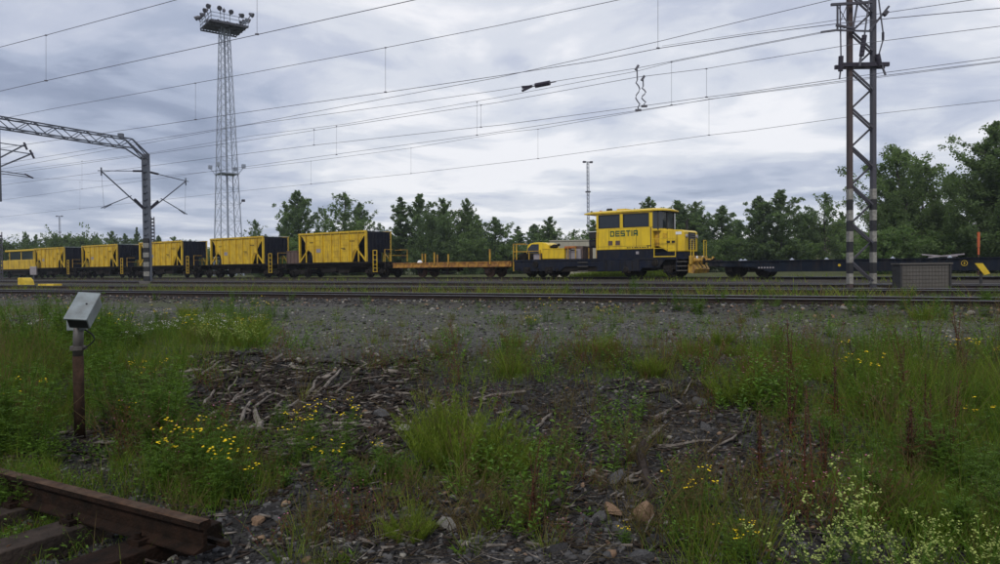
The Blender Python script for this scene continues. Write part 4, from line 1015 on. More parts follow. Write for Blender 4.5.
overhead('lowest overhead wire pair, passing just above the locomotive', [(0, 217), (150, 201), (250, 190), (311, 184), (411, 173.5), (500, 163), (538, 158.5), (709, 135), (750, 130.5), (847, 117), (1000, 100)],
         [(33, 178), (104, 181), (250, 168), (311, 161), (411, 148), (500, 133), (538, 129), (637, 111.5), (709, 99), (760, 92.5)], [(80, 182, 209), (311, 161, 184), (411, 148, 173.5), (538, 129, 158.5), (709, 99, 135)], .0088)
# single feeder wires
def feeder(label, pts, Y0, Y1, r):
    xs = [p[0] for p in pts]
    P = []
    for x, y in pts:
        k = (x - xs[0]) / (xs[-1] - xs[0]); Y = 1 / ((1 - k) / Y0 + k / Y1); P.append(PY(x, y, Y))
    o = P[0].copy(); m = MB(); P = [P[0] + (P[0] - P[1]).normalized() * 20] + P; m.tube([p - o for p in P], r, 5)
    t = m.build('overhead_line', 'wire'); t.location = o; tag(t, label, 'overhead wire', 'overhead wires above the yard'); return t
feeder('single feeder wire ending high on the lattice mast from the left', [(0, 164), (130, 143), (250, 124), (387, 98), (500, 77), (660, 41), (750, 19), (838, -2)], 46, 21, .010)
feeder('single feeder wire ending at the clamp left of the lattice mast', [(130, 146), (250, 124.5), (387, 106), (500, 90), (637, 68), (750, 45.5), (821, 32)], 42, MY - .3, .010)
feeder('single feeder wire leaving the lattice mast toward the upper right', [(886, 12.5), (970, 0), (1040, -11)], MY, 19, .010)
# section insulator and looped jumpers
a, b = PY(522, 88, 25.0), PY(556, 81.5, 24.4)
si = empty('section_insulator', a, 0, 'dark section insulator hanging on the wires near the middle of the sky', 'insulator')
d = b - a
MB().tube([d * .40, d * .45, d * .78, d * .82], .085, 8).build('insulator_body', 'insulator', si)
MB().bar(Vector((0, 0, -.02)), d, .025).build('tie_rod', 'wire', si)
MB().add([d * .05 + Vector((0, 0, .05)), d * .4, d * .05 + Vector((0, 0, -.12)), d * .2 + Vector((0, .03, -.03))], [(0, 1, 3), (3, 1, 2), (0, 3, 2), (0, 2, 1)]).bar(Vector((0, 0, .04)), d * .3, .06).bar(Vector((0, 0, -.10)), d * .3, .06).build('arcing_horn', 'insulator', si)
def jumper(px, y0, y1, Y, label):
    p0 = PY(px, y0, Y); j = []
    for k in range(15):
        f = k / 14; dx = (math.sin(f * PI * 5) * 2.2 if .35 < f < .9 else 0) + f * 1.2
        j.append(PY(px + dx, y0 + (y1 - y0) * f, Y) - p0)
    m = MB(); m.tube(j, .022, 6).bar(j[0] - Vector((.05, 0, .08)), j[0] + Vector((.05, 0, .08)), .08).bar(j[-1] - Vector((.1, 0, 0)), j[-1] + Vector((.1, 0, 0)), .07)
    o = m.build('jumper_cable', 'wire'); o.location = p0; tag(o, label, 'jumper cable')
jumper(637, 67.5, 110, 24.6, 'left longer looped jumper cable hanging between the overhead wires')
jumper(643, 78, 106, 24.8, 'right shorter looped jumper cable hanging between the overhead wires')

# ------------------------------------------------------------------ trees
def tree_proto(seed, h, rad, nleaf, ls, kind, leaves, base_frac=.12, spires=1):
    rg = random.Random(seed); nr = np.random.RandomState(seed)
    tr = MB(); limbs = []
    tops = []
    for s in range(spires):
        a = rg.uniform(0, 6.28); off = rad * .35 * (s > 0 or spires > 1)
        hh = h * (1 - .12 * s); pts = [Vector((off * math.cos(a) * min(1, f * 1.5) + rg.uniform(-.08, .08) * f * rad, off * math.sin(a) * min(1, f * 1.5) + rg.uniform(-.08, .08) * f * rad, hh * f * .97)) for f in (0, .15, .3, .5, .7, .85, 1)]
        tr.tube(pts, h * .016, 6, r2=h * .002); tops.append((pts, hh))
    cl = []
    nl = int((46 if kind != 'round' else 60) * (1 + .6 * (spires - 1)))
    for i in range(nl):
        pts, hh = tops[i % spires]; f = base_frac + (1 - base_frac) * ((i + rg.random()) / nl) ** .9
        idx = min(5, int(f * 6)); p = pts[idx].lerp(pts[idx + 1], f * 6 - idx) if f < 1 else pts[-1].copy(); p.z = hh * f * .97
        if kind == 'birch': pr = rad * (1.0 - .3 * (.32 - f) / .32 if f < .32 else max(0, 1 - ((f - .32) / .69) ** 1.7))
        elif kind == 'spire': pr = rad * (.95 if f < .25 else max(0, .95 * (1 - (f - .25) / .76)))
        else: pr = rad * math.sqrt(max(.05, 1 - ((f - .42) / .60) ** 2))
        pr *= rg.choice((rg.uniform(.5, .95), rg.uniform(.8, 1.25))) / (1 if spires == 1 else 1.15); pr = max(pr, rad * .03)
        a = i * 2.4 + rg.uniform(-.6, .6); up = rg.uniform(.45, 1.15) if kind != 'round' else rg.uniform(.2, .8)
        e = p + Vector((math.cos(a) * pr, math.sin(a) * pr, pr * up)); mid = p.lerp(e, .55) - Vector((0, 0, pr * .08))
        tr.tube([p, mid, e], h * .004, 4, r2=h * .0008, cap=False)
        for q in (.25, .45, .62, .78, .9, 1.0):
            c = (p.lerp(mid, q / .55) if q < .55 else mid.lerp(e, (q - .55) / .45)); cl.append((c, rad * rg.uniform(.07, .19) * (1.25 - .65 * q) * ((1.1 - .75 * f) if kind != 'round' else 1)))
            if rg.random() < .5:          # side twig
                b2 = a + rg.choice((-1, 1)) * rg.uniform(.5, 1.2); ln = pr * rg.uniform(.15, .4); c2 = c + Vector((math.cos(b2) * ln, math.sin(b2) * ln, ln * rg.uniform(.2, 1.0))); cl.append((c2, rad * rg.uniform(.06, .13) * (1.1 - .6 * f)))
    C = np.array([tuple(c) for c, r in cl]); Rr = np.array([r for c, r in cl]); w = Rr ** 2; w /= w.sum()
    k = nr.choice(len(cl), nleaf, p=w); g = nr.normal(size=(nleaf, 3)); g /= np.linalg.norm(g, axis=1)[:, None]; g *= (nr.rand(nleaf, 1) ** .6) * 1.5
    P = C[k] + g * Rr[k][:, None] * np.array([1, 1, .8]); P[:, 2] -= nr.rand(nleaf) * rad * .10
    P[:, 2] = np.maximum(P[:, 2], .1)
    A = nr.normal(size=(nleaf, 3)); A /= np.linalg.norm(A, axis=1)[:, None]; B = np.cross(A, nr.normal(size=(nleaf, 3))); B /= np.linalg.norm(B, axis=1)[:, None]
    sz = ls * (0.6 + .8 * nr.rand(nleaf, 1)); A *= sz; B *= sz * .55
    V = np.stack([P - A, P - B, P + A, P + B], 1).reshape(-1, 3); Fc = np.arange(nleaf * 4).reshape(-1, 4)
    mi = (nr.rand(len(cl)) < .3).astype(int)[k]; rnd = nr.rand(nleaf); mi = np.where(rnd < .12, 1 - mi, mi)
    zs = np.sort(P[:, 2]); global LAST_TOP; LAST_TOP = float(zs[int(len(zs) * .9985)])
    return tr.mesh('trunk', 'bark'), npmesh('crown', V, Fc, leaves, mi), LAST_TOP
PR = {
 'birch1': (tree_proto(1, 10, 2.6, 15000, .11, 'birch', ['leaf_blue', 'leaf_mid']), 10, 2.6),
 'birch2': (tree_proto(2, 10, 2.9, 17000, .11, 'birch', ['leaf_dark', 'leaf_mid'], spires=2), 10, 2.9),
 'spire': (tree_proto(3, 10, 1.9, 11000, .10, 'spire', ['leaf_blue', 'leaf_dark']), 10, 1.9),
 'round': (tree_proto(4, 8, 3.6, 15000, .13, 'round', ['leaf_dark', 'leaf_blue'], .04), 8, 3.6),
 'loose': (tree_proto(5, 10, 2.5, 5600, .115, 'birch', ['leaf_mid', 'leaf_blue']), 10, 2.5),
 'bush': (tree_proto(6, 5, 3.4, 8000, .16, 'round', ['leaf_dark', 'leaf_mid'], .02), 5, 3.4),
 'greenbush': (tree_proto(8, 5, 3.4, 8000, .16, 'round', ['leaf_mid', 'leaf_light'], .02), 5, 3.4),
 'big1': (tree_proto(9, 12, 4.6, 34000, .12, 'birch', ['leaf_dark', 'leaf_mid'], .06, 2), 12, 4.6),
 'big2': (tree_proto(10, 14, 4.4, 38000, .12, 'birch', ['leaf_dark', 'leaf_mid'], .05, 2), 14, 4.4),
}
def tree(px, ytop, halfw, Y, kind, label, group=None):
    (trm, crm, h), _h, r = PR[kind]; Hp = PY(px, ytop, Y); b = (Hp.x, Hp.y, -.45)
    s_h = (Hp.z + .45) * 1.03 / h; s_r = max(halfw, 3) * 1.45 * Y / F / r
    t = empty('tree' if 'bush' not in kind else 'bush', b, RNG.uniform(0, 6.28), label, 'tree' if 'bush' not in kind else 'bush', group)
    t.scale = (s_r, s_r, s_h)
    linkobj('trunk', trm, t); linkobj('crown', crm, t)
G = 'trees along the far side of the yard'
TL = [
 (298, 194, 17, 100, 'birch1', 'tall pointed tree rising behind the gap right of the floodlight tower'),
 (286, 207, 10, 104, 'spire', 'slimmer tree just left of the tall pointed tree behind the nearest hopper'),
 (345, 196, 19, 102, 'loose', 'loose airy tree with two tops behind the nearest hopper wagon'),
 (360, 205, 12, 110, 'birch1', 'narrow tree at the right shoulder of the airy two-topped tree'),
 (325, 212, 10, 110, 'loose', 'short thin tree left of the airy two-topped tree'),
 (380, 228, 9, 112, 'loose', 'low thin tree in the gap above the nearest hopper roof end'),
 (400, 200, 17, 98, 'spire', 'dark pointed tree directly right of the nearest hopper wagon'),
 (420, 197, 16, 100, 'birch1', 'tallest pointed tree above the left stakes of the flat wagon'),
 (447, 201, 18, 98, 'birch2', 'broad dark birch above the middle of the flat wagon'),
 (461, 202, 15, 101, 'birch2', 'dark birch just right of the broad one above the flat wagon'),
 (478, 217, 8, 104, 'spire', 'narrow lower tree right of the dark birches'),
 (495, 219, 14, 98, 'birch1', 'rounded tree at the edge of the bright gap left of the locomotive'),
 (433, 214, 14, 96, 'round', 'bushy tree filling in behind the flat wagon'),
 (518, 228, 13, 118, 'spire', 'small pointed tree over the rear railing of the locomotive'),
 (535, 226, 14, 122, 'birch1', 'small tree above the crane cab of the locomotive'),
 (556, 219, 14, 116, 'birch2', 'tree above the winch on the rear of the locomotive'),
 (574, 231, 9, 124, 'loose', 'thin tree over the orange basket of the locomotive'),
 (587, 222, 14, 112, 'birch2', 'tree hugging the left side of the locomotive cab'),
 (628, 212, 14, 118, 'loose', 'tree whose tip shows over the cab roof'),
 (657, 200, 20, 92, 'birch2', 'tall tree behind the locomotive windscreen'),
 (678, 203, 20, 94, 'birch1', 'tall tree above the locomotive hood'),
 (700, 205, 18, 96, 'birch2', 'tree rising behind the front buffers of the locomotive'),
 (722, 208, 17, 95, 'birch1', 'tree just right of the locomotive front'),
 (738, 222, 12, 100, 'spire', 'lower tree between locomotive and the double-topped trees'),
 (760, 199, 17, 88, 'birch1', 'left one of the two close trees left of the lattice mast'),
 (781, 193, 20, 87, 'birch1', 'taller right one of the two close trees left of the lattice mast'),
 (803, 212, 14, 92, 'round', 'low shrubby tree right of the two close trees'),
 (825, 196, 16, 90, 'loose', 'airy tree immediately left of the lattice mast'),
 (845, 214, 12, 92, 'birch2', 'small tree directly behind the lattice mast'),
 (892, 182, 24, 66, 'big1', 'left shoulder of leafy growth beside the lattice mast'),
 (920, 152, 38, 68, 'big1', 'very large round birch right of the lattice mast'),
 (950, 214, 16, 76, 'birch2', 'lower tree filling the gap between the two largest trees'),
 (1003, 124, 38, 58, 'big2', 'tallest birch cut by the right edge of the picture'),
 (985, 160, 24, 62, 'big2', 'birch leaning out left of the tallest edge tree'),
 (1050, 110, 44, 56, 'big2', 'large birch beyond the right edge'),
 (255, 222, 10, 125, 'loose', 'small airy birch just right of the floodlight tower'),
 (266, 236, 8, 130, 'loose', 'low thin tree beside the second hopper wagon'),
 (240, 239, 10, 135, 'loose', 'low tree behind the floodlight tower foot'),
 (175, 238, 9, 150, 'loose', 'low tree above the third hopper wagon'),
 (190, 241, 8, 150, 'loose', 'small tree above the third hopper, nearer the tower'),
 (158, 237, 7, 150, 'birch1', 'small tree right of the striped gantry mast'),
 (137, 229, 6, 145, 'spire', 'thin pointed tree immediately left of the gantry mast'),
 (125, 235, 7, 150, 'birch1', 'small tree two places left of the gantry mast'),
 (108, 233, 10, 150, 'birch2', 'small tree between the bush mass and the gantry mast'),
 (97, 236, 6, 150, 'spire', 'thin tree at the right end of the bush mass'),
 (84, 234, 14, 138, 'bush', 'right end of the dense dark bush mass at left'),
 (68, 232, 15, 138, 'bush', 'highest part of the dense dark bush mass at left'),
 (52, 234, 12, 138, 'bush', 'left end of the dense dark bush mass'),
 (36, 236, 6, 145, 'birch1', 'small tree left of the dense bush mass'),
 (22, 234, 7, 145, 'birch2', 'small tree above the track machine roof'),
 (8, 239, 12, 140, 'bush', 'dark bush behind the edge mast at far left'),
 (-15, 236, 20, 140, 'round', 'tree beyond the left edge of the picture'),
]
for px, yt, hw_, Y, kd, lb in TL: tree(px, yt, hw_, Y, kd, lb, None)
k = 0
for px in list(range(262, 880, 17)):
    yt = 240 + RNG.uniform(-6, 5)
    if 795 < px < 850: continue
    tree(px + RNG.uniform(-5, 5), yt, RNG.uniform(13, 19), RNG.uniform(84, 92) if px > 640 else RNG.uniform(94, 104), RNG.choice(['bush', 'bush', 'greenbush', 'round']), 'dark green bush behind the train', 'bushes behind the train')
for px in (880, 900, 925, 948, 965, 990, 1015, 1040): tree(px, 236 + RNG.uniform(-8, 6), 22, 62 + RNG.uniform(-3, 6), RNG.choice(['bush', 'greenbush']), 'green bush under the large birches at the right', 'bushes under the large birches')
for px in range(-40, 262, 22): tree(px + RNG.uniform(-5, 5), 249 + RNG.uniform(-3, 3), 17, 150 + RNG.uniform(-8, 10), 'bush', 'low distant bush showing between the hopper wagons', 'distant bushes left of the tower')
# far wood as one mass
fw = MB()
def far_wood():
    n = 26000; nr = np.random.RandomState(3)
    a = nr.uniform(-60, 62, n) * PI / 180; d = nr.uniform(215, 300, n); x = np.sin(a) * d; y = np.cos(a) * d
    top = 4.0 + 5 * (vnoise(a * 30, a * 0 + 2) + .5) + 3 * (vnoise(a * 110, a * 0 + 7) + .5); z = top * nr.rand(n) ** .8
    P = np.stack([x, y, z], 1); A = nr.normal(size=(n, 3)); A /= np.linalg.norm(A, axis=1)[:, None]; B = np.cross(A, nr.normal(size=(n, 3))); B /= np.linalg.norm(B, axis=1)[:, None]
    A *= .9; B *= .6; V = np.stack([P - A, P - B, P + A, P + B], 1).reshape(-1, 3)
    o = linkobj('distant_wood', npmesh('distant_wood', V, np.arange(n * 4).reshape(-1, 4), ['leaf_blue', 'leaf_dark'], (nr.rand(n) < .4).astype(int)))
    tag(o, 'low dark green line of distant woodland beyond the yard', 'woodland', kind='stuff')
far_wood()
# heap behind the lattice mast
hp = PY(832, 262, 120); mb = MB(); n = 28; mh = PY(832, 222, 120).z
V = []; 
for i in range(n + 1):
    for j in range(n + 1):
        x = (i / n - .5) * 26; y = (j / n - .5) * 20; rr = math.sqrt((x / 13) ** 2 + (y / 10) ** 2)
        z = mh * max(0, 1 - rr ** 1.6) * (1 + .3 * float(vnoise(i * .35, j * .35))) + float(vnoise(i * .9, j * .9)) * .5
        V.append((x, y, z - .5))
mb.add(V, [(i * (n + 1) + j, (i + 1) * (n + 1) + j, (i + 1) * (n + 1) + j + 1, i * (n + 1) + j + 1) for i in range(n) for j in range(n)])
hh = mb.build('hill', 'heap', None, True, kind='structure'); hh.location = (hp.x, hp.y, 0)

# ------------------------------------------------------------------ old rail panel and the junction box on its post
z_h = -.50
A_ = PZ(205, 521, z_h); B_ = PZ(0, 470, z_h); dr = (B_ - A_); dr.z = 0; Lr = dr.length; dr.normalize()
panel = empty('old_track_panel', (A_.x, A_.y, z_h), math.atan2(dr.y, dr.x), 'rusty cut-off end of an old track panel in the lower left corner', 'old track')
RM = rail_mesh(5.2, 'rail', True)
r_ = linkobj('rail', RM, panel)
for v in (0,):
    pass
linkobj('rail', RM, panel, (.2, 1.524, 0))
for i in range(7):
    u = .42 + i * .62
    mb = MB(); mb.prism([(u - .12, -.30), (u + .12, -.30), (u + .11, -.165), (u - .11, -.165)], -.35, 1.95); mb.build('sleeper', 'sleeper_old' if i else 'rust', panel, bevel=.006)
    for w in (-.085, .085):
        MB().box(u - .05, u + .05, w - .03, w + .03, -.164, -.135).lathe([(.0, .025), (.018, .025), (.018, 0), (.026, 0)], (u, w, -.13), 'z', 6).build('rail_clip', 'rust', panel)
MB().box(-.06, .10, -.10, -.072, -.15, -.125).build('fishplate_remnant', 'rust', panel)
pb_ = GP(80, 441)
jb = empty('junction_box_post', (pb_.x, pb_.y, pb_.z - .05), 0, 'grey junction box tilted on top of a rusty post among the weeds at left', 'junction box')
Yp = pb_.y
def pz(py): return PY(80, py, Yp).z - (pb_.z - .05)
zt_ = pz(328)
m = MB(); m.tube([(.0, 0, 0), (0, 0, pz(356))], .041, 12).build('lower_post', 'post_rust', jb, True)
m = MB(); m.tube([(.0, 0, pz(356)), (0.012, 0, zt_ + .07)], .039, 12).build('upper_post', 'post_grey', jb, True)
m = MB(); m.tube([(.0, 0, pz(350)), (0, 0, pz(346))], .058, 12).tube([(.05, 0, pz(348)), (.075, -.01, pz(348))], .012, 6).build('clamp_ring', 'post_grey', jb)
m = MB(); cp = []
for k in range(11):
    a = PI * k / 10; cp.append((.05 + .10 * math.sin(a), -.02, pz(349) + (pz(328) - pz(349)) * k / 10))
m.tube(cp, .006, 6).build('cable', 'rubber', jb)
hd = MB(); hd.box(-.075, .075, -.03, .03, zt_ - .02, zt_ + .07).build('bracket', 'box_grey', jb, bevel=.006)
box = empty('box_head', (.075, -.02, zt_ + .075)); box.scale = (.92, .92, .95); box.parent = jb
box.rotation_euler = Euler((R(40), R(4), R(7)), 'XYZ')
MB().box(-.088, .088, -.12, .19, -.0, .115).build('housing', 'box_grey', box, bevel=.006)
MB().box(-.097, .097, -.145, .205, .117, .135).build('lid', 'box_grey', box, bevel=.005)
MB().box(-.078, .078, -.124, -.118, .015, .10).build('front_recess', 'box_dark', box)
MB().tube([(.03, .05, .135), (.03, .05, .143)], .008, 6).build('lid_bolt', 'box_dark', box)

# ------------------------------------------------------------------ plants
def leafquad(V, Fc, p, d, ln, w, up=None, nr=RNG):
    d = d.normalized(); s_ = d.cross(Vector((nr.uniform(-.4, .4), nr.uniform(-.4, .4), 1))).normalized()
    m_ = p + d * ln * .45 ; o = len(V)
    V += [p, m_ + s_ * w * .5, p + d * ln - Vector((0, 0, ln * .15)), m_ - s_ * w * .5]; Fc.append((o, o + 1, o + 2, o + 3))
class PL:
    def __init__(s): s.st = MB(); s.V = []; s.F = []; s.m = []; s.fl = MB()
    def leaf(s, p, d, ln, w, mi=0):
        leafquad(s.V, s.F, p, d, ln, w); s.m.append(mi)
    def blade(s, p, d, h, w, mi=0, bend=.4):
        d = Vector(d); side = Vector((-d.y, d.x, 0)); side = side.normalized() if side.length > 1e-4 else Vector((1, 0, 0))
        side = (side + Vector((RNG.uniform(-.8, .8), RNG.uniform(-.8, .8), 0))).normalized()
        o = len(s.V); k = 3
        for i in range(k + 1):
            f = i / k; c = p + Vector((d.x, d.y, 0)) * h * (f * .35 + bend * f * f) + Vector((0, 0, h * (f - bend * .35 * f * f)))
            ww = w * (1 - f * .92) * .5; s.V += [c - side * ww, c + side * ww]
        for i in range(k): s.F.append((o + 2 * i, o + 2 * i + 1, o + 2 * i + 3, o + 2 * i + 2)); s.m.append(mi)
    def disc(s, c, r, mi=0, n=6, tilt=.3):
        nx = Vector((RNG.uniform(-tilt, tilt), RNG.uniform(-tilt, tilt), 1)).normalized(); a = nx.cross(Vector((1, 0, 0))).normalized(); b = nx.cross(a)
        vs = [c + nx * r * .35] + [c + a * r * math.cos(2 * PI * i / n) + b * r * math.sin(2 * PI * i / n) for i in range(n)] + [c - nx * r * .45]
        s.fl.add(vs, [(0, 1 + i, 1 + (i + 1) % n) for i in range(n)] + [(n + 1, 1 + (i + 1) % n, 1 + i) for i in range(n)], mi)
    def done(s, stm, lm, fm=None):
        r = {}
        if s.st.v: r['stem'] = s.st.mesh('stem', stm)
        if s.V: r['foliage'] = npmesh('foliage', [tuple(v) for v in s.V], s.F, lm, s.m)
        if s.fl.v: r['flower'] = s.fl.mesh('flower', fm)
        return r
U = RNG.uniform
def stemcurve(h, lean, a, k=4, x0=0, y0=0):
    return [Vector((x0 + math.cos(a) * lean * h * (i / k) ** 1.5, y0 + math.sin(a) * lean * h * (i / k) ** 1.5, h * i / k * (1 - .15 * lean))) for i in range(k + 1)]
def along_pts(pts, f):
    k = len(pts) - 1; i = min(k - 1, int(f * k)); return pts[i].lerp(pts[i + 1], f * k - i)
def p_horsetail(n=85, h=.5, spread=.22, mats=('grass_bright', 'grass')):
    p = PL()
    for i in range(n // 3):      # dried stalks among the green
        a = U(0, 6.28); r = spread * U(0, 1); pts = stemcurve(h * U(.4, .95), U(.1, 1.1), a, 4, r * math.cos(a), r * math.sin(a)); o = len(p.st.v); p.st.tube(pts, .0018, 3, r2=.0008, cap=False, mi=1)
    for i in range(n):
        a = U(0, 6.28); r = spread * math.sqrt(U(0, 1)); x, y = r * math.cos(a), r * math.sin(a); hh = h * U(.45, 1.15) * (1 - .45 * r / spread)
        pts = stemcurve(hh, U(.05, .35) + .5 * r / spread, a + U(-.6, .6), 5, x, y); p.st.tube(pts, .0022, 3, r2=.0008, cap=False)
        for q in range(14):
            c = along_pts(pts, .12 + .88 * q / 14); b0 = U(0, 6)
            for w in range(5):
                b = b0 + w * 1.26; d = Vector((math.cos(b), math.sin(b), U(.8, 2.2))); p.leaf(c, d, U(.04, .085) * (1.2 - .7 * q / 14), .0034, int(U(0, 1) < .4))
    return p.done(['grass_bright', 'grass_dry'], list(mats))
def p_grass(n=80, h=.7, spread=.13, mats=('grass', 'grass_bright', 'grass_dry'), dry=.15, heads=8):
    p = PL()
    for i in range(n):
        a = U(0, 6.28); r = spread * U(0, 1) ** .6; a2 = a + U(-.8, .8); rr = U(0, 1)
        p.blade(Vector((r * math.cos(a), r * math.sin(a), -.02)), (math.cos(a2), math.sin(a2)), h * U(.35, 1), U(.004, .008), 2 if rr < dry else int(rr > .65), U(.0, .55))
    for i in range(heads):
        a = U(0, 6.28); pts = stemcurve(h * U(.9, 1.25), U(.05, .35), a, 4, U(-.05, .05), U(-.05, .05)); p.st.tube(pts, .0016, 3, r2=.0008, cap=False)
        for q in range(14): c = along_pts(pts, .72 + .28 * q / 14); b = U(0, 6.28); p.leaf(c, Vector((math.cos(b), math.sin(b), 1.6)), .022, .006, 2)
    return p.done('grass_dry', list(mats))
def p_tansy(n=9, h=.42, spread=.14, flowers=True, fr=.0115, fm='flower_yellow'):
    p = PL()
    for i in range(n):
        a = U(0, 6.28); r = spread * U(0, 1); hh = h * U(.65, 1.1); pts = stemcurve(hh, U(.1, .4), a, 5, r * math.cos(a), r * math.sin(a)); p.st.tube(pts, .0032, 4, r2=.0014, cap=False)
        for q in range(13):
            c = along_pts(pts, .05 + .85 * q / 13); b = q * 2.4 + U(-.3, .3); ln = U(.06, .11) * (1.15 - .5 * q / 13); d = Vector((math.cos(b), math.sin(b), U(.1, .7))).normalized()
            s_ = Vector((-d.y, d.x, 0)).normalized()
            for w in range(4):
                cc = c + d * ln * (w + 1) / 4.5
                for sg in (-1, 1): p.leaf(cc, s_ * sg + d * .6, ln * .36 * (1 - .12 * w), .008, int(U(0, 1) < .3))
            p.leaf(c, d, ln * 1.1, .010, 0)
        if flowers and U(0, 1) < .8:
            top = pts[-1]
            for q in range(RNG.randint(2, 5)):
                b = U(0, 6.28); e = top + Vector((math.cos(b) * U(.01, .05), math.sin(b) * U(.01, .05), U(.0, .03))); p.st.tube([pts[-2].lerp(top, .6), e], .0012, 3, cap=False); p.disc(e, fr * U(.6, 1.15), 0)
    return p.done('herb', ['herb', 'herb_light'], fm)
def p_leafy(n=9, h=.35, spread=.15, ll=.055, lw=.018, mats=('herb', 'herb_light'), stem='herb', dens=14):
    p = PL()
    for i in range(n):
        a = U(0, 6.28); r = spread * U(0, 1); hh = h * U(.5, 1.1); pts = stemcurve(hh, U(.05, .6), a + U(-.5, .5), 4, r * math.cos(a), r * math.sin(a)); p.st.tube(pts, .003, 4, r2=.001, cap=False)
        for q in range(dens):
            c = along_pts(pts, .08 + .9 * q / dens); b = q * 2.4 + U(-.4, .4); p.leaf(c, Vector((math.cos(b), math.sin(b), U(.1, .9))), ll * U(.6, 1.2) * (1.15 - .55 * q / dens), lw * U(.7, 1.2), int(U(0, 1) < .35))
    return p.done(stem, list(mats))
def p_dock(h=.75):
    p = PL()
    for i in range(3):
        a = U(0, 6.28); pts = stemcurve(h * U(.7, 1.1), U(.02, .18), a, 5, U(-.04, .04), U(-.04, .04)); p.st.tube(pts, .005, 5, r2=.002, cap=False)
        for q in range(50):
            f = .3 + .7 * q / 50; c = along_pts(pts, f); b = U(0, 6.28)
            for w in range(2): p.leaf(c + Vector((U(-.012, .012), U(-.012, .012), U(-.01, .01))), Vector((math.cos(b + w), math.sin(b + w), 1.0)), U(.012, .035), .007, 0)
        for q in range(7): c = along_pts(pts, .05 + .06 * q); b = U(0, 6.28); p.leaf(c, Vector((math.cos(b), math.sin(b), .5)), U(.06, .13), .028, 1)
    return p.done('stem_red', ['stem_brown', 'leaf_red'])
def p_bedstraw(n=7, h=.55, fm='flower_cream', k=9):
    p = PL()
    for i in range(n):
        a = U(0, 6.28); pts = stemcurve(h * U(.6, 1.1), U(.2, .9), a, 6, U(-.06, .06), U(-.06, .06)); p.st.tube(pts, .0028, 4, r2=.001, cap=False)
        for q in range(12):
            c = along_pts(pts, .05 + .55 * q / 12); b0 = U(0, 6)
            for w in range(4): b = b0 + w * 1.57; p.leaf(c, Vector((math.cos(b), math.sin(b), .3)), .03, .005, 0)
        for q in range(k + 4):
            c = along_pts(pts, .42 + .58 * q / (k + 4)); b = q * 2.4; e = c + Vector((math.cos(b), math.sin(b), .8)) * U(.015, .07) * (1.2 - .7 * q / (k + 4)); p.st.tube([c, e], .001, 3, cap=False)
            for w in range(5): p.disc(e + Vector((U(-.014, .014), U(-.014, .014), U(-.01, .014))), U(.004, .008), 0, 5, .8)
    return p.done('herb_light', ['herb', 'herb_light'], fm)
def p_redweed(n=10, h=.3):
    p = PL()
    for i in range(n):
        a = U(0, 6.28); pts = stemcurve(h * U(.5, 1.1), U(.1, .7), a, 4, .12 * U(-1, 1), .12 * U(-1, 1)); p.st.tube(pts, .0022, 3, r2=.0009, cap=False)
        for q in range(12): c = along_pts(pts, .1 + .85 * q / 12); b = q * 2.2; p.leaf(c, Vector((math.cos(b), math.sin(b), .9)), U(.018, .045), .008, int(U(0, 1) < .45))
        if U(0, 1) < .5: p.disc(pts[-1], .006, 0, 5)
    return p.done('stem_red', ['leaf_red', 'herb'], 'flower_pink')
def p_rosette(n=26, ll=.07, lw=.02):
    p = PL()
    for i in range(n): a = U(0, 6.28); p.leaf(Vector((U(-.05, .05), U(-.05, .05), 0)), Vector((math.cos(a), math.sin(a), U(.25, 1.1))), ll * U(.5, 1.2), lw, int(U(0, 1) < .4))
    return p.done('herb', ['herb', 'herb_light'])
def p_dead(n=10, h=.4):
    p = PL()
    for i in range(n):
        a = U(0, 6.28); pts = stemcurve(h * U(.4, 1.1), U(.1, 1.0), a, 4, .06 * U(-1, 1), .06 * U(-1, 1)); p.st.tube(pts, .0025, 4, r2=.0008, cap=False)
        for q in range(4): c = along_pts(pts, U(.4, 1)); b = U(0, 6.28); p.st.tube([c, c + Vector((math.cos(b), math.sin(b), .7)) * U(.03, .09)], .0012, 3, cap=False)
    return p.done('grass_dry', ['grass_dry'])
def p_bare(h=.6):
    p = PL(); pts = stemcurve(h, .2, 1.0, 5); p.st.tube(pts, .007, 5, r2=.002)
    for q in range(12): c = along_pts(pts, U(.3, .95)); b = U(0, 6.28); p.st.tube([c, c + Vector((math.cos(b), math.sin(b), 1.3)) * U(.05, .12)], .003, 4, r2=.001)
    return p.done('stem_brown', ['stem_brown'])
KIND = {
 'horsetail': [p_horsetail(), p_horsetail(70, .42, .18), p_horsetail(110, .55, .28)],
 'meadow_grass': [p_grass(), p_grass(100, .6, .17), p_grass(60, .8, .1)],
 'short_grass': [p_grass(70, .25, .12, heads=3), p_grass(60, .32, .1, dry=.35, heads=5)],
 'dry_grass': [p_grass(60, .3, .14, dry=.8, heads=8), p_dead(), p_dead(14, .3)],
 'yellow_flowered_weed': [p_tansy(), p_tansy(12, .5, .18), p_tansy(7, .36, .1)],
 'feathery_weed': [p_tansy(10, .4, .16, False), p_tansy(13, .5, .2, False), p_tansy(8, .3, .12, False)],
 'white_flowered_weed': [p_tansy(12, .4, .2, True, .009, 'flower_white')],
 'leafy_weed': [p_leafy(), p_leafy(12, .28, .2, .05, .022), p_leafy(7, .45, .1, .07, .014)],
 'dock_plant': [p_dock(), p_dock(.6)],
 'cream_flowered_weed': [p_bedstraw(), p_bedstraw(8, .5)],
 'reddish_weed': [p_redweed(), p_redweed(14, .38), p_redweed(9, .22)],
 'seedling': [p_rosette(), p_rosette(16, .05, .014)],
 'bare_stem_plant': [p_bare()],
}
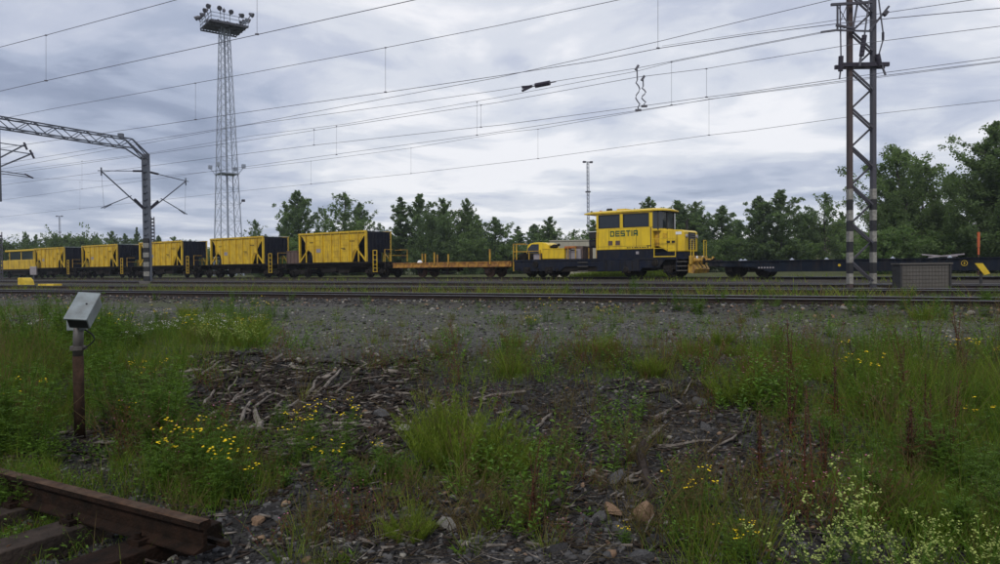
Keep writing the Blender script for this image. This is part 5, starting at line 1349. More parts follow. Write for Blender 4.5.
def plant(kind, x, y, sc, label, group=None, rz=None, sz=1.0, zoff=0.0):
    v = RNG.choice(KIND[kind]); t = empty(kind, (x, y, gz(x, y) - .01 + zoff), U(0, 6.28) if rz is None else rz, label, 'plant' if 'grass' not in kind else 'grass tuft', group)
    t.scale = (sc, sc, sc * sz)
    for nm, me in v.items(): linkobj(nm, me, t, kind='stuff' if nm != 'flower' else 'stuff')
    return t
def at(kind, px, py, sc, label, group=None, **k):
    p = GP(px, py); return plant(kind, p.x, p.y, sc, label, group, **k)
# the plants one can pick out
at('horsetail', 460, 470, 1.25, 'largest bright feathery clump, in the middle of the foreground', sz=1.2)
at('horsetail', 503, 472, .85, 'bright feathery clump leaning out right of the largest one')
at('horsetail', 438, 455, 1.05, 'bright feathery clump at the left edge of the largest one', sz=1.25)
at('horsetail', 410, 540, .6, 'small yellowish feathery tuft below the largest feathery clump')
at('meadow_grass', 512, 378, 1.0, 'upright grass tuft on the far edge of the debris, above the largest feathery clump')
at('leafy_weed', 545, 375, .9, 'thin leafy weed beside the upright grass tuft')
at('leafy_weed', 606, 430, 1.35, 'bushy leafy weed in the bare dark debris right of the centre')
at('leafy_weed', 634, 420, 1.1, 'narrow leafy weed touching the bushy one in the debris')
at('leafy_weed', 532, 512, 1.2, 'leafy green weed low in front of the largest feathery clump')
at('leafy_weed', 510, 534, .95, 'small broad-leaved weed left of the low leafy one')
at('dock_plant', 532, 535, .75, 'reddish stalk rising from the low leafy weed')
at('leafy_weed', 683, 478, .8, 'small fresh leafy weed above the lowest yellow blossoms')
at('horsetail', 735, 402, .95, 'fresh upright green plant on the far edge, right of the centre')
at('dock_plant', 760, 480, 1.0, 'dark red dock stalk in the right half of the foreground')
at('dock_plant', 792, 440, 1.0, 'tall dark red dock stalk behind the others at right')
at('dock_plant', 806, 500, .9, 'dock stalk above the cream blossoms')
at('bare_stem_plant', 858, 402, 1.1, 'bare dark forked stem below the small yellow blossom at right')
at('yellow_flowered_weed', 858, 400, 1.0, 'tall weed with yellow blossom beside the bare forked stem', sz=1.3)
for px, py, s_, lb in ((205, 505, 1.0, 'yellow-flowered weed beside the cut end of the rusty rail'), (170, 490, .9, 'yellow-flowered weed just behind the rusty rail'), (238, 500, .95, 'yellow-flowered weed right of the rail end'),
                       (185, 470, .8, 'yellow-flowered weed behind the two by the rail'), (312, 440, .8, 'yellow-flowered weed in the debris left of the largest feathery clump'), (338, 455, .85, 'yellow-flowered weed at the right of the group in the debris'), (296, 462, .7, 'yellow-flowered weed at the left of the group in the debris'), (322, 478, .65, 'lowest yellow-flowered weed of the group in the debris'),
                       (378, 462, .5, 'small yellow-flowered weed touching the left of the largest feathery clump'), (128, 432, .8, 'yellow-flowered weed right of the rusty post'), (155, 398, .75, 'yellow-flowered weed behind and right of the rusty post'), (8, 428, .85, 'yellow-flowered weed at the left edge of the picture'),
                       (700, 520, .75, 'yellow-flowered weed low in the picture, right of the brown stones'), (985, 440, 1.0, 'yellow-flowered weed near the right edge'), (955, 372, 1.1, 'yellow-flowered weed in the tall growth at right, left one of two'), (985, 372, 1.1, 'yellow-flowered weed in the tall growth at right, right one of two'),
                       (745, 562, .5, 'small yellow-flowered weed at the bottom edge'), (625, 545, .35, 'single low yellow blossom among the stones at the bottom')):
    at('yellow_flowered_weed', px, py, s_, lb)
for px, py, s_, lb in ((545, 322, .9, 'yellow blossoms on the far gravel above the centre'), (613, 330, .8, 'yellow blossoms on the gravel right of the centre'), (530, 330, .7, 'left yellow blossoms on the gravel above the upright tuft'), (158, 325, .9, 'yellow blossoms on the green bank right of the junction box'), (120, 345, .9, 'yellow blossoms close to the junction box'), (190, 322, .8, 'yellow blossoms farther right on the green bank')):
    at('yellow_flowered_weed', px, py, s_, lb)
for px, py, s_, lb in ((858, 592, 1.0, 'big cream-flowered weed at the bottom right'), (915, 598, .75, 'cream-flowered weed right of the big one at the bottom'), (818, 594, .8, 'cream-flowered weed spreading left along the bottom edge'), (985, 592, .8, 'cream-flowered weed nearest the bottom right corner')):
    at('cream_flowered_weed', px, py, s_, lb)
for px, py, s_, lb in ((222, 352, .8, 'pale flowering weed on the far edge left of the centre'), (245, 350, .8, 'pale flowering weed next to the red-brown growth')):
    at('cream_flowered_weed', px, py, s_, lb)
at('leafy_weed', 930, 318, 1.5, 'yellowish green bush on the gravel in front of the relay cabinet', sz=.9)
at('horsetail', 922, 320, .9, 'feathery growth mixed into the bush before the relay cabinet')
at('leafy_weed', 945, 320, 1.1, 'right side shoot of the bush before the relay cabinet')
# masses of plants of which nothing tells one from the next
def scatter(kind, region, n, s0, s1, label, group, **k):
    (x0, y0, x1, y1) = region
    for i in range(n):
        qx, qy = U(x0, x1), y0 + (y1 - y0) * U(0, 1)
        if 48 < qx < 112 and qy > 385 and kind != 'seedling' and U(0, 1) < .85: qy = U(330, 375)
        p = GP(qx, qy); plant(kind, p.x, p.y, U(s0, s1), label, group, **k)
GL, GR = 'weeds of the green bank at left', 'weeds of the tall growth at right'
scatter('meadow_grass', (-30, 330, 60, 440), 20, .7, 1.05, 'tall green grass tuft on the left bank', 'grass tufts on the left bank')
scatter('feathery_weed', (-20, 330, 170, 460), 46, 1.0, 1.6, 'feathery green weed around the junction box post', 'feathery weeds round the post')
scatter('horsetail', (-20, 318, 250, 350), 16, .4, 1.1, 'feathery green growth on the far side of the left bank', 'feathery growth on the left bank')
scatter('white_flowered_weed', (30, 318, 260, 352), 22, .6, .9, 'weed with tiny white blossoms on the left bank', 'white blossoms on the left bank')
scatter('leafy_weed', (0, 440, 170, 470), 14, .6, .9, 'leafy weed behind the rusty rail', 'leafy weeds behind the rail')
scatter('feathery_weed', (130, 440, 250, 500), 12, .6, .95, 'feathery weed without blossom behind the rail end', 'feathery weeds by the rail end')
scatter('leafy_weed', (0, 500, 110, 560), 12, .4, .6, 'leafy weed growing through the old track panel', 'leafy weeds in the track panel')
scatter('meadow_grass', (870, 345, 1030, 470), 24, .5, 1.25, 'tall green grass tuft in the growth at the right edge', 'grass tufts at the right')
scatter('horsetail', (760, 345, 1010, 400), 9, .5, 1.1, 'feathery green growth on the far edge at right', 'feathery growth at right')
scatter('feathery_weed', (820, 400, 1020, 560), 26, .7, 1.15, 'feathery green weed in the growth at right', 'feathery weeds at right')
scatter('reddish_weed', (750, 400, 900, 540), 26, .7, 1.2, 'low reddish weed between the dock stalks', 'reddish weeds at right')
scatter('leafy_weed', (440, 430, 720, 550), 14, .7, 1.4, 'fresh leafy weed in the bare debris', 'leafy weeds in the bare debris')
scatter('reddish_weed', (260, 400, 740, 560), 26, .5, 1.0, 'small reddish weed in the bare debris', 'reddish weeds in the bare debris')
scatter('dry_grass', (360, 400, 740, 560), 30, .6, 1.3, 'dead dry stalks in the bare debris', 'dead stalks in the bare debris')
scatter('reddish_weed', (380, 350, 660, 385), 22, .6, 1.0, 'low reddish weed on the far edge of the debris', 'reddish weeds on the far edge')
scatter('reddish_weed', (160, 440, 300, 540), 8, .6, .9, 'low reddish weed right of the rail end', 'reddish weeds by the rail end')
scatter('short_grass', (560, 352, 720, 380), 12, .8, 1.3, 'short grass tuft at the back of the debris', 'grass tufts at the back of the debris')
scatter('short_grass', (670, 500, 770, 575), 7, .8, 1.3, 'short grass tuft at the bottom right of the centre', 'grass tufts low at the centre right')
scatter('short_grass', (200, 470, 560, 575), 20, .45, .9, 'small grass tuft among the debris', 'small grass tufts in the debris')
scatter('dry_grass', (180, 380, 860, 560), 46, .5, 1.0, 'dry straw-coloured tuft in the debris', 'dry tufts in the debris')
scatter('seedling', (200, 380, 800, 560), 60, .6, 1.1, 'tiny green seedling in the debris', 'seedlings in the debris')
scatter('feathery_weed', (270, 420, 400, 520), 9, .4, .7, 'small feathery weed in the debris', 'small feathery weeds in the debris')
scatter('short_grass', (200, 315, 1000, 350), 40, .5, 1.0, 'low grass tuft on the gravel strip', 'grass tufts on the gravel strip')
scatter('leafy_weed', (250, 300, 1000, 325), 34, .5, 1.0, 'small weed along the near edge of the ballast', 'weeds along the ballast')
scatter('white_flowered_weed', (200, 312, 640, 330), 8, .4, .7, 'white-dotted weed on the gravel strip', 'white blossoms on the gravel')
scatter('feathery_weed', (-20, 300, 300, 345), 34, .5, 1.3, 'feathery weed on the back of the left bank', 'feathery weeds on the back of the bank')
scatter('leafy_weed', (-20, 312, 300, 350), 26, .7, 1.5, 'leafy weed on the back of the left bank', 'leafy weeds on the back of the bank')
scatter('yellow_flowered_weed', (60, 312, 300, 350), 16, .6, 1.1, 'small yellow-flowered weed on the back of the left bank', 'yellow blossoms on the back of the bank')
scatter('dry_grass', (-20, 330, 220, 480), 26, .8, 1.4, 'straw-coloured tuft among the green of the left bank', 'dry tufts on the left bank')
scatter('reddish_weed', (60, 380, 230, 470), 20, .8, 1.4, 'reddish weed in the green of the left bank', 'reddish weeds on the left bank')
scatter('cream_flowered_weed', (200, 335, 262, 350), 4, .6, .8, 'pale flowering weed on the far edge', 'pale blossoms on the far edge')
scatter('leafy_weed', (740, 345, 1010, 420), 30, .8, 1.7, 'tall leafy weed in the growth at right', 'leafy weeds at right')
scatter('dock_plant', (760, 370, 990, 500), 12, .7, 1.1, 'slender reddish stalk in the growth at right', 'reddish stalks at right')
scatter('dry_grass', (740, 360, 1010, 540), 16, .8, 1.4, 'straw-coloured tuft in the growth at right', 'dry tufts at right')
scatter('reddish_weed', (700, 345, 860, 400), 26, .8, 1.4, 'reddish weed on the far edge at right', 'reddish weeds on the far edge at right')
scatter('leafy_weed', (420, 335, 900, 372), 34, .6, 1.4, 'upright leafy weed along the edge of the gravel', 'upright weeds along the gravel edge')
scatter('horsetail', (480, 340, 760, 375), 10, .4, .7, 'small feathery tuft along the edge of the gravel', 'feathery tufts along the gravel edge')
scatter('reddish_weed', (260, 345, 720, 372), 50, .6, 1.2, 'reddish weed along the edge of the gravel', 'reddish weeds along the gravel edge')
scatter('dry_grass', (280, 320, 900, 350), 26, .5, 1.0, 'dry tuft on the gravel strip', 'dry tufts on the gravel strip')
scatter('feathery_weed', (640, 298, 1000, 318), 18, .6, 1.2, 'sparse upright weed close to the nearest track', 'upright weeds close to the nearest track')
scatter('feathery_weed', (-10, 486, 70, 520), 6, .5, .8, 'feathery weed in front of the rusty rail', 'feathery weeds before the rail')
# weeds between the tracks and under the wagons
def track_weeds():
    n = 0
    for i in range(110):
        px = U(120, 1000); f = U(0, 1); T, w = (TA, U(2.2, 3.6)) if f < .8 else (TB, U(2.2, 5))
        r0 = ray(px, 285); den = r0.x * T.n.x + r0.y * T.n.y; q = T.at(0, w); k = (q.x * T.n.x + q.y * T.n.y) / den
        plant(RNG.choice(['leafy_weed', 'feathery_weed', 'short_grass', 'leafy_weed']), r0.x * k, r0.y * k, U(.5, 1.1) * (1.2 if 250 < px < 700 else .9), 'yellowish weed growing between the railway tracks', 'weeds between the tracks')
track_weeds()

# ------------------------------------------------------------------ what nobody could count: grass, gravel, twigs
def blades(name, pts, hs, wd, mats, mi, seed=1, label='', bend=.5):
    nr = np.random.RandomState(seed); n = len(pts); a = nr.rand(n) * 2 * PI; D = np.stack([np.cos(a), np.sin(a), 0 * a], 1); a2 = nr.rand(n) * 2 * PI; S = np.stack([np.cos(a2), np.sin(a2), 0 * a], 1)
    b = nr.rand(n, 1) * bend; V = []
    for i in range(4):
        f = i / 3; c = pts + D * hs[:, None] * (f * .25 + b * f * f) + np.array([0, 0, 1]) * hs[:, None] * (f - b * .3 * f * f); w = wd * (1 - .92 * f) * .5
        V += [c - S * w, c + S * w]
    V = np.stack(V, 1).reshape(-1, 3); o = np.arange(n)[:, None] * 8; Fc = np.concatenate([o + np.array([[2 * i, 2 * i + 1, 2 * i + 3, 2 * i + 2]]) for i in range(3)], 1).reshape(-1, 4)
    return tag(linkobj(name, npmesh(name, V, Fc, mats, np.repeat(mi, 3))), label, 'grass', kind='stuff')
patches = [  # px, py, half width px, depth m, count, height
 (20, 400, 90, 2.2, 9000, .40), (110, 380, 90, 2.0, 6000, .28), (60, 350, 110, 2.0, 4000, .35), (170, 335, 130, 2.4, 3000, .22), (30, 312, 80, 3.0, 2600, .26), (60, 480, 110, .8, 4500, .16), (40, 540, 60, .5, 1500, .10), (210, 480, 60, .8, 2400, .22),
 (940, 400, 110, 1.8, 9000, .42), (900, 450, 110, 1.2, 3400, .24), (960, 530, 100, .8, 6000, .26), (820, 380, 90, 1.4, 3600, .24), (705, 550, 45, .45, 900, .16), (450, 470, 60, .5, 2500, .18),
 (510, 375, 60, .8, 900, .2), (620, 368, 80, .9, 1100, .18), (735, 395, 40, .7, 700, .2), (340, 460, 60, .8, 700, .12), (420, 350, 260, 1.5, 2600, .13), (300, 318, 300, 3.5, 2600, .09), (620, 318, 300, 3.0, 2600, .09), (900, 312, 200, 2.0, 2200, .14), (500, 303, 500, 1.2, 3000, .12), (560, 362, 240, 1.0, 2200, .13), (330, 330, 200, 2, 1200, .12), (700, 335, 300, 3, 2400, .12), (920, 318, 60, 1.0, 800, .2)]
P_ = []; H_ = []
for px, py, hwp, dep, n, h in patches:
    c = GP(px, py); rx = hwp * c.y / F; x = c.x + NR.normal(size=n) * rx * .6; y = c.y + NR.normal(size=n) * dep * .55
    keep = ~((np.abs(500 + F * x / y - 80) < 26) & (y < pb_.y + .1) & (y > 4.9)) & (vnoise(x * 2.2, y * 2.2) + .7 * vnoise(x * 7, y * 7) > -.22) & (y > 2.6); x, y = x[keep], y[keep]
    P_.append(np.stack([x, y, ground(x, y) - .01], 1)); H_.append(h * (.35 + .9 * NR.rand(len(x)) ** 1.3))
P_ = np.concatenate(P_); H_ = np.concatenate(H_); rr = NR.rand(len(P_))
blades('undergrowth_grass', P_, H_, .0055, ['grass', 'grass_bright', 'grass_dry', 'herb'], np.where(rr < .38, 0, np.where(rr < .52, 1, np.where(rr < .66, 2, 3))), 3, 'fine green and dry grass growing through the weeds of the foreground')
# yard grass beyond and under the train
n = 9000; u = NR.rand(n) * 110 - 60; w = NR.rand(n) * 16 - 6 ; x = TT.o.x + TT.d.x * u + TT.n.x * w; y = TT.o.y + TT.d.y * u + TT.n.y * w
keep = ((vnoise(x * .3, y * .3) + .3 * vnoise(x, y)) > .06) & ((w < -1.2) | (w > 3)); x, y = x[keep], y[keep]; rr = NR.rand(len(x))
blades('yard_grass', np.stack([x, y, ground(x, y)], 1), .18 + .25 * NR.rand(len(x)), .035, ['grass', 'grass_bright', 'grass_dry'], np.where(rr < .3, 0, np.where(rr < .75, 1, 2)), 5, 'yellow green grass patches beyond the tracks and beneath the train', .7)

n = 15000; u = NR.rand(n) * 60 - 4; w = 2.15 + 1.9 * NR.rand(n) ** 1.3; x = TA.o.x + TA.d.x * u + TA.n.x * w; y = TA.o.y + TA.d.y * u + TA.n.y * w
keep = (vnoise(x * .5, y * .5) + .5 * vnoise(x * 3, y * 3)) > -.10; x, y = x[keep], y[keep]; rr = NR.rand(len(x))
blades('weeds_between_tracks', np.stack([x, y, ground(x, y)], 1), .16 + .36 * NR.rand(len(x)) ** 1.3, .020, ['grass_bright', 'grass_dry', 'herb'], np.where(rr < .30, 0, np.where(rr < .80, 1, 2)), 9, 'yellowish green weeds between the first and second track', .8)
n = 5000; u = 3.5 + 8 * NR.rand(n); w = 3.6 + 2.5 * NR.rand(n); x = TT.o.x + TT.d.x * u + TT.n.x * w; y = TT.o.y + TT.d.y * u + TT.n.y * w; rr = NR.rand(n)
blades('grass_mound', np.stack([x, y, ground(x, y) + .35 * NR.rand(n) * np.sin((u - 3.5) / 8 * PI)], 1), .25 + .3 * NR.rand(n), .05, ['grass_bright', 'grass'], (rr < .3).astype(int), 10, 'bright green growth showing beneath the rear of the locomotive', .6)
ICO_V = None
def ico():
    import bmesh
    bm = bmesh.new(); bmesh.ops.create_icosphere(bm, subdivisions=1, radius=1.0); v = np.array([tuple(q.co) for q in bm.verts]); f = np.array([[q.index for q in p.verts] for p in bm.faces]); bm.free(); return v, f
IV, IF = ico()
def stones(name, x, y, sz, mats, mi, seed, label, sink=.25, flat=.6):
    nr = np.random.RandomState(seed); n = len(x); J = 1 + (nr.rand(n, 12, 1) - .5) * .55
    V = IV[None] * J * np.stack([1 + .5 * (nr.rand(n) - .3), .7 + .4 * nr.rand(n), flat * (.6 + .7 * nr.rand(n))], 1)[:, None, :] * sz[:, None, None]
    a = nr.rand(n) * 2 * PI; t = (nr.rand(n) - .5) * 1.1; ca, sa, ct, st = np.cos(a), np.sin(a), np.cos(t), np.sin(t)
    X = V[..., 0] * ct[:, None] - V[..., 2] * st[:, None]; Z = V[..., 0] * st[:, None] + V[..., 2] * ct[:, None]; Y = V[..., 1]
    X2 = X * ca[:, None] - Y * sa[:, None]; Y2 = X * sa[:, None] + Y * ca[:, None]
    W = np.stack([X2 + x[:, None], Y2 + y[:, None], Z + (ground(x, y) + sz * flat * (.5 - sink))[:, None]], -1).reshape(-1, 3)
    Fc = (IF[None] + 12 * np.arange(n)[:, None, None]).reshape(-1, 3)
    return tag(linkobj(name, npmesh(name, W, Fc, mats, np.repeat(mi, 20))), label, 'gravel', kind='stuff')
def fg_xy(n, y0, y1, pw=1.0, seed=None):
    y = y0 + (y1 - y0) * NR.rand(n) ** pw; x = (NR.rand(n) * 2 - 1) * (y * .78 + .3); return x, y
x, y = fg_xy(26000, 3.0, 9.5, 1.3); k_ = (vnoise(x * 1.3, y * 1.3) > -.25); x, y = x[k_], y[k_]
sz = .006 + .020 * NR.rand(len(x)) ** 3 + .006 * NR.rand(len(x))
rr = NR.rand(len(x)); stones('slag_gravel', x, y, sz, ['stone_dark', 'stone_grey', 'stone_brown', 'stone_pale'], np.where(rr < .58, 0, np.where(rr < .93, 1, np.where(rr < .965, 2, 3))), 4, 'small dark slag stones covering the debris slope')
x, y = fg_xy(15000, 8.5, 21, 1.2); sz = .010 + .034 * NR.rand(len(x)) ** 3; rr = NR.rand(len(x))
stones('road_gravel', x, y, sz, ['stone_grey', 'stone_dark', 'stone_pale'], np.where(rr < .55, 0, np.where(rr < .85, 1, 2)), 6, 'grey gravel stones on the strip before the tracks', .3)
# ballast of the two front tracks
n = 16000; u = NR.rand(n) * 52 - 0; f = NR.rand(n); T0 = TA; w = np.where(f < .75, -1.5 + 4.6 * NR.rand(n), 3 + 6 * NR.rand(n)); w = np.where(np.abs(w) < .09, w + .25, w); u = u - 2
x = T0.o.x + T0.d.x * u + T0.n.x * w; y = T0.o.y + T0.d.y * u + T0.n.y * w; sz = .025 + .022 * NR.rand(n); rr = NR.rand(n)
stones('track_ballast', x, y, sz, ['stone_dark', 'stone_grey', 'stone_brown', 'stone_pale'], np.where(rr < .55, 0, np.where(rr < .85, 1, np.where(rr < .95, 2, 3))), 8, 'dark coarse ballast stones of the front tracks', .35, .8)
# twigs and straw
def twigs(name, n, seed, lmax, rmax, mats, label, y1=8.5):
    nr = np.random.RandomState(seed); y = 3.0 + (y1 - 3.0) * nr.rand(n) ** 1.2; x = (nr.rand(n) * 2 - 1) * (y * .75); k = vnoise(x * .9 + 20, y * .9) > -.2; x, y = x[k], y[k]; n = len(x)
    ln = lmax * (.2 + .8 * nr.rand(n) ** 2) / 2; a = nr.rand(n) * 2 * PI; tl = nr.normal(size=n) * .16; r = rmax * (.35 + .65 * nr.rand(n))
    d = np.stack([np.cos(a) * np.cos(tl), np.sin(a) * np.cos(tl), np.sin(tl)], 1); s_ = np.stack([-np.sin(a), np.cos(a), 0 * a], 1); u_ = np.cross(d, s_)
    c = np.stack([x, y, ground(x, y) + .008 + .02 * nr.rand(n) + np.abs(np.sin(tl)) * ln * .8], 1); V = []
    bow = nr.normal(size=(n, 1)) * .12 * ln[:, None]
    for e in (-1, 0, 1):
        cc = c + d * e * ln[:, None] + s_ * bow * (1 - e * e)
        for q in range(3): an = q * 2 * PI / 3; V.append(cc + (s_ * math.cos(an) + u_ * math.sin(an)) * (r * (1 - .3 * e))[:, None])
    V = np.stack(V, 1).reshape(-1, 3); o = np.arange(n)[:, None] * 9
    Fc = np.concatenate([o + np.array([[b + q, b + (q + 1) % 3, b + 3 + (q + 1) % 3, b + 3 + q]]) for b in (0, 3) for q in range(3)], 1).reshape(-1, 4)
    return tag(linkobj(name, npmesh(name, V, Fc, mats, np.repeat((nr.rand(n) < .35).astype(int), 6))), label, 'twigs', kind='stuff')
twigs('dead_twigs', 5200, 5, .22, .0035, ['wood_brown', 'wood_grey'], 'thin dead twigs lying all over the debris slope')
twigs('straw', 5200, 6, .30, .0013, ['grass_dry', 'wood_grey'], 'thin dry straw scattered over the debris slope')
# flat chips of bark and weathered wood
def chips(name, n, seed, reg, lmax, mats, label):
    nr = np.random.RandomState(seed); y = reg[2] + (reg[3] - reg[2]) * nr.rand(n); x = reg[0] + (reg[1] - reg[0]) * nr.rand(n); ln = lmax * (.25 + .75 * nr.rand(n) ** 2) / 2; w = ln * (.10 + .22 * nr.rand(n)); th = .003 + .004 * nr.rand(n)
    a = nr.normal(size=n) * .7 + .25; tl = nr.normal(size=n) * .22; rl = nr.normal(size=n) * .5; d = np.stack([np.cos(a) * np.cos(tl), np.sin(a) * np.cos(tl), np.sin(tl)], 1); s0 = np.stack([-np.sin(a), np.cos(a), 0 * a], 1); u0 = np.cross(d, s0)
    s1 = s0 * np.cos(rl)[:, None] + u0 * np.sin(rl)[:, None]; u1 = np.cross(d, s1); c = np.stack([x, y, ground(x, y) + .01 + .02 * nr.rand(n)], 1); V = []
    for e in (-1, 1):
        for q in (-1, 1):
            for r in (-1, 1): V.append(c + d * (e * ln * (1 - .2 * nr.rand(n)))[:, None] + s1 * (q * w * (1 if e < 0 else .5))[:, None] + u1 * (r * th)[:, None])
    V = np.stack(V, 1).reshape(-1, 3); o = np.arange(n)[:, None] * 8; Fc = np.concatenate([o + np.array([f]) for f in ((0, 1, 3, 2), (4, 6, 7, 5), (0, 4, 5, 1), (2, 3, 7, 6), (0, 2, 6, 4), (1, 5, 7, 3))], 1).reshape(-1, 4)
    return tag(linkobj(name, npmesh(name, V, Fc, mats, np.repeat((nr.rand(n) < .24).astype(int), 6))), label, 'bark chips', kind='stuff')
chips('bark_chips', 1700, 31, (-3.8, -.8, 5.4, 8.9), .24, ['wood_brown', 'wood_grey'], 'dark chips of bark and split wood heaped in the debris at left')
chips('bark_chips', 2600, 32, (-2.0, 2.8, 3.6, 7.6), .12, ['wood_brown', 'wood_grey'], 'dark bark chips strewn over the debris right of the centre')
# creeping small leaves
n = 26000; idx = NR.choice(len(P_), n); x = P_[idx, 0] + NR.normal(size=n) * .08; y = P_[idx, 1] + NR.normal(size=n) * .08; z = ground(x, y) + .01 + .10 * NR.rand(n) ** 2
C_ = np.stack([x, y, z], 1); A = NR.normal(size=(n, 3)) * [1, 1, .35]; A /= np.linalg.norm(A, axis=1)[:, None]; B = np.cross(A, NR.normal(size=(n, 3)) * [.4, .4, 1]); B /= np.linalg.norm(B, axis=1)[:, None]
s_ = .006 + .014 * NR.rand(n, 1); A *= s_; B *= s_ * .45; V = np.stack([C_ - A, C_ - B, C_ + A, C_ + B], 1).reshape(-1, 3)
tag(linkobj('creeping_leaves', npmesh('creeping_leaves', V, np.arange(n * 4).reshape(-1, 4), ['herb', 'herb_light', 'leaf_red'], NR.choice(3, n, p=[.6, .25, .15]))), 'small creeping leaves on the ground below the weeds', 'ground cover', kind='stuff')

# ------------------------------------------------------------------ stones and wood one can pick out
def rock_mesh(seed, mat):
    nr = np.random.RandomState(seed); import bmesh
    bm = bmesh.new(); bmesh.ops.create_icosphere(bm, subdivisions=2, radius=1.0)
    pl = [Vector(nr.normal(size=3)).normalized() for _ in range(9)]; dd = [.42 + .3 * nr.rand() for _ in range(9)]
    for v in bm.verts:
        for n_, d_ in zip(pl, dd):
            e = v.co.dot(n_) - d_
            if e > 0: v.co -= n_ * e
        v.co *= 1 + .04 * (nr.rand() - .5)
    me = bpy.data.meshes.new('stone'); bm.to_mesh(me); bm.free(); me.materials.append(M[mat]); return me
ROCK = {m: [rock_mesh(20 + i, m) for i in range(4)] for m in ('stone_grey', 'stone_dark', 'stone_brown', 'stone_pale')}
def rock(px, py, wpx, hpx, mat, label, group=None):
    p = GP(px, py + hpx * .4); s = p.y / F / 1.3; o = linkobj('stone', RNG.choice(ROCK[mat]), None, (p.x, p.y, p.z + hpx * s * .25), (U(-.3, .3), U(-.3, .3), U(0, 6.28)), (wpx * s, wpx * s * U(.6, .8), hpx * s))
    return tag(o, label, 'stone', group)
for q in ((643, 510, 18, 22, 'stone_brown', 'upright brown pointed stone low at the right of the centre'), (612, 508, 18, 14, 'stone_brown', 'tan stone left of the upright brown one'), (583, 518, 16, 12, 'stone_grey', 'blue-grey stone left of the tan one'),
          (598, 516, 14, 11, 'stone_grey', 'grey stone between the blue-grey and the tan stone'), (618, 528, 18, 13, 'stone_grey', 'grey stone just below the tan one'), (618, 476, 20, 17, 'stone_grey', 'grey stone above the tan one'),
          (592, 473, 12, 9, 'stone_pale', 'small pale stone left of the stump root'), (448, 523, 28, 14, 'stone_pale', 'pale flat stone below the largest feathery clump'), (470, 498, 34, 16, 'stone_dark', 'broad dark stone under the largest feathery clump'),
          (502, 490, 26, 14, 'stone_dark', 'dark rounded stone right of the broad dark one'), (545, 476, 16, 13, 'stone_grey', 'grey stone half way to the leafy weed'), (380, 412, 18, 11, 'stone_grey', 'grey stone left of the largest feathery clump, far side'),
          (405, 428, 14, 9, 'stone_pale', 'small pale stone at the left foot of the largest feathery clump'), (655, 540, 26, 14, 'stone_dark', 'dark stone at the bottom, right of the middle'), (640, 556, 30, 14, 'stone_grey', 'large grey stone at the bottom edge'),
          (205, 428, 26, 10, 'stone_pale', 'pale slab in the debris at the left'), (362, 512, 16, 12, 'stone_dark', 'dark stone low in the debris at left of centre'), (258, 520, 14, 9, 'stone_brown', 'reddish stone near the rail end'),
          (705, 426, 14, 8, 'stone_grey', 'grey stone on the dark slag right of the leafy weed'), (663, 398, 16, 9, 'stone_dark', 'dark stone beyond the bushy leafy weed'), (700, 400, 13, 8, 'stone_grey', 'grey stone beyond the bushy leafy weed, right one'), (560, 548, 22, 12, 'stone_dark', 'dark stone at the bottom right of the low leafy weed')):
    rock(*q)
for i in range(90):
    px, py = U(170, 800), U(372, 560); w = U(5, 12) * (.6 + (py - 370) / 260)
    rock(px, py, w, w * U(.5, .8), RNG.choice(['stone_grey', 'stone_dark', 'stone_dark', 'stone_dark', 'stone_brown' if U(0, 1) < .3 else 'stone_grey']), 'broken stone lying in the dark debris', 'broken stones in the debris')
for i in range(34): w = U(4, 8); rock(U(180, 1000), U(306, 345), w, w * .6, RNG.choice(['stone_grey', 'stone_pale', 'stone_dark']), 'small stone on the grey gravel strip', 'stones on the gravel strip')
def wood(x0, y0, x1, y1, wpx, mat, label, group=None, lift=.02, name='wood_piece', taper=.6):
    a = GP(x0, y0); b = GP(x1, y1); s = a.y / F; a.z += lift; b.z += lift; m = MB(); n = 5; pts = []
    for k in range(n): f = k / (n - 1); p = a.lerp(b, f); j = (b - a).length * .03; p += Vector((U(-j, j), U(-j, j), U(-j, j) * .5)); pts.append(p - a)
    m.tube(pts, wpx * s * .5, 6, r2=wpx * s * .5 * taper)
    # flatten a little and splinter the ends
    o = m.build(name, mat); o.location = a; return tag(o, label, 'wood', group)
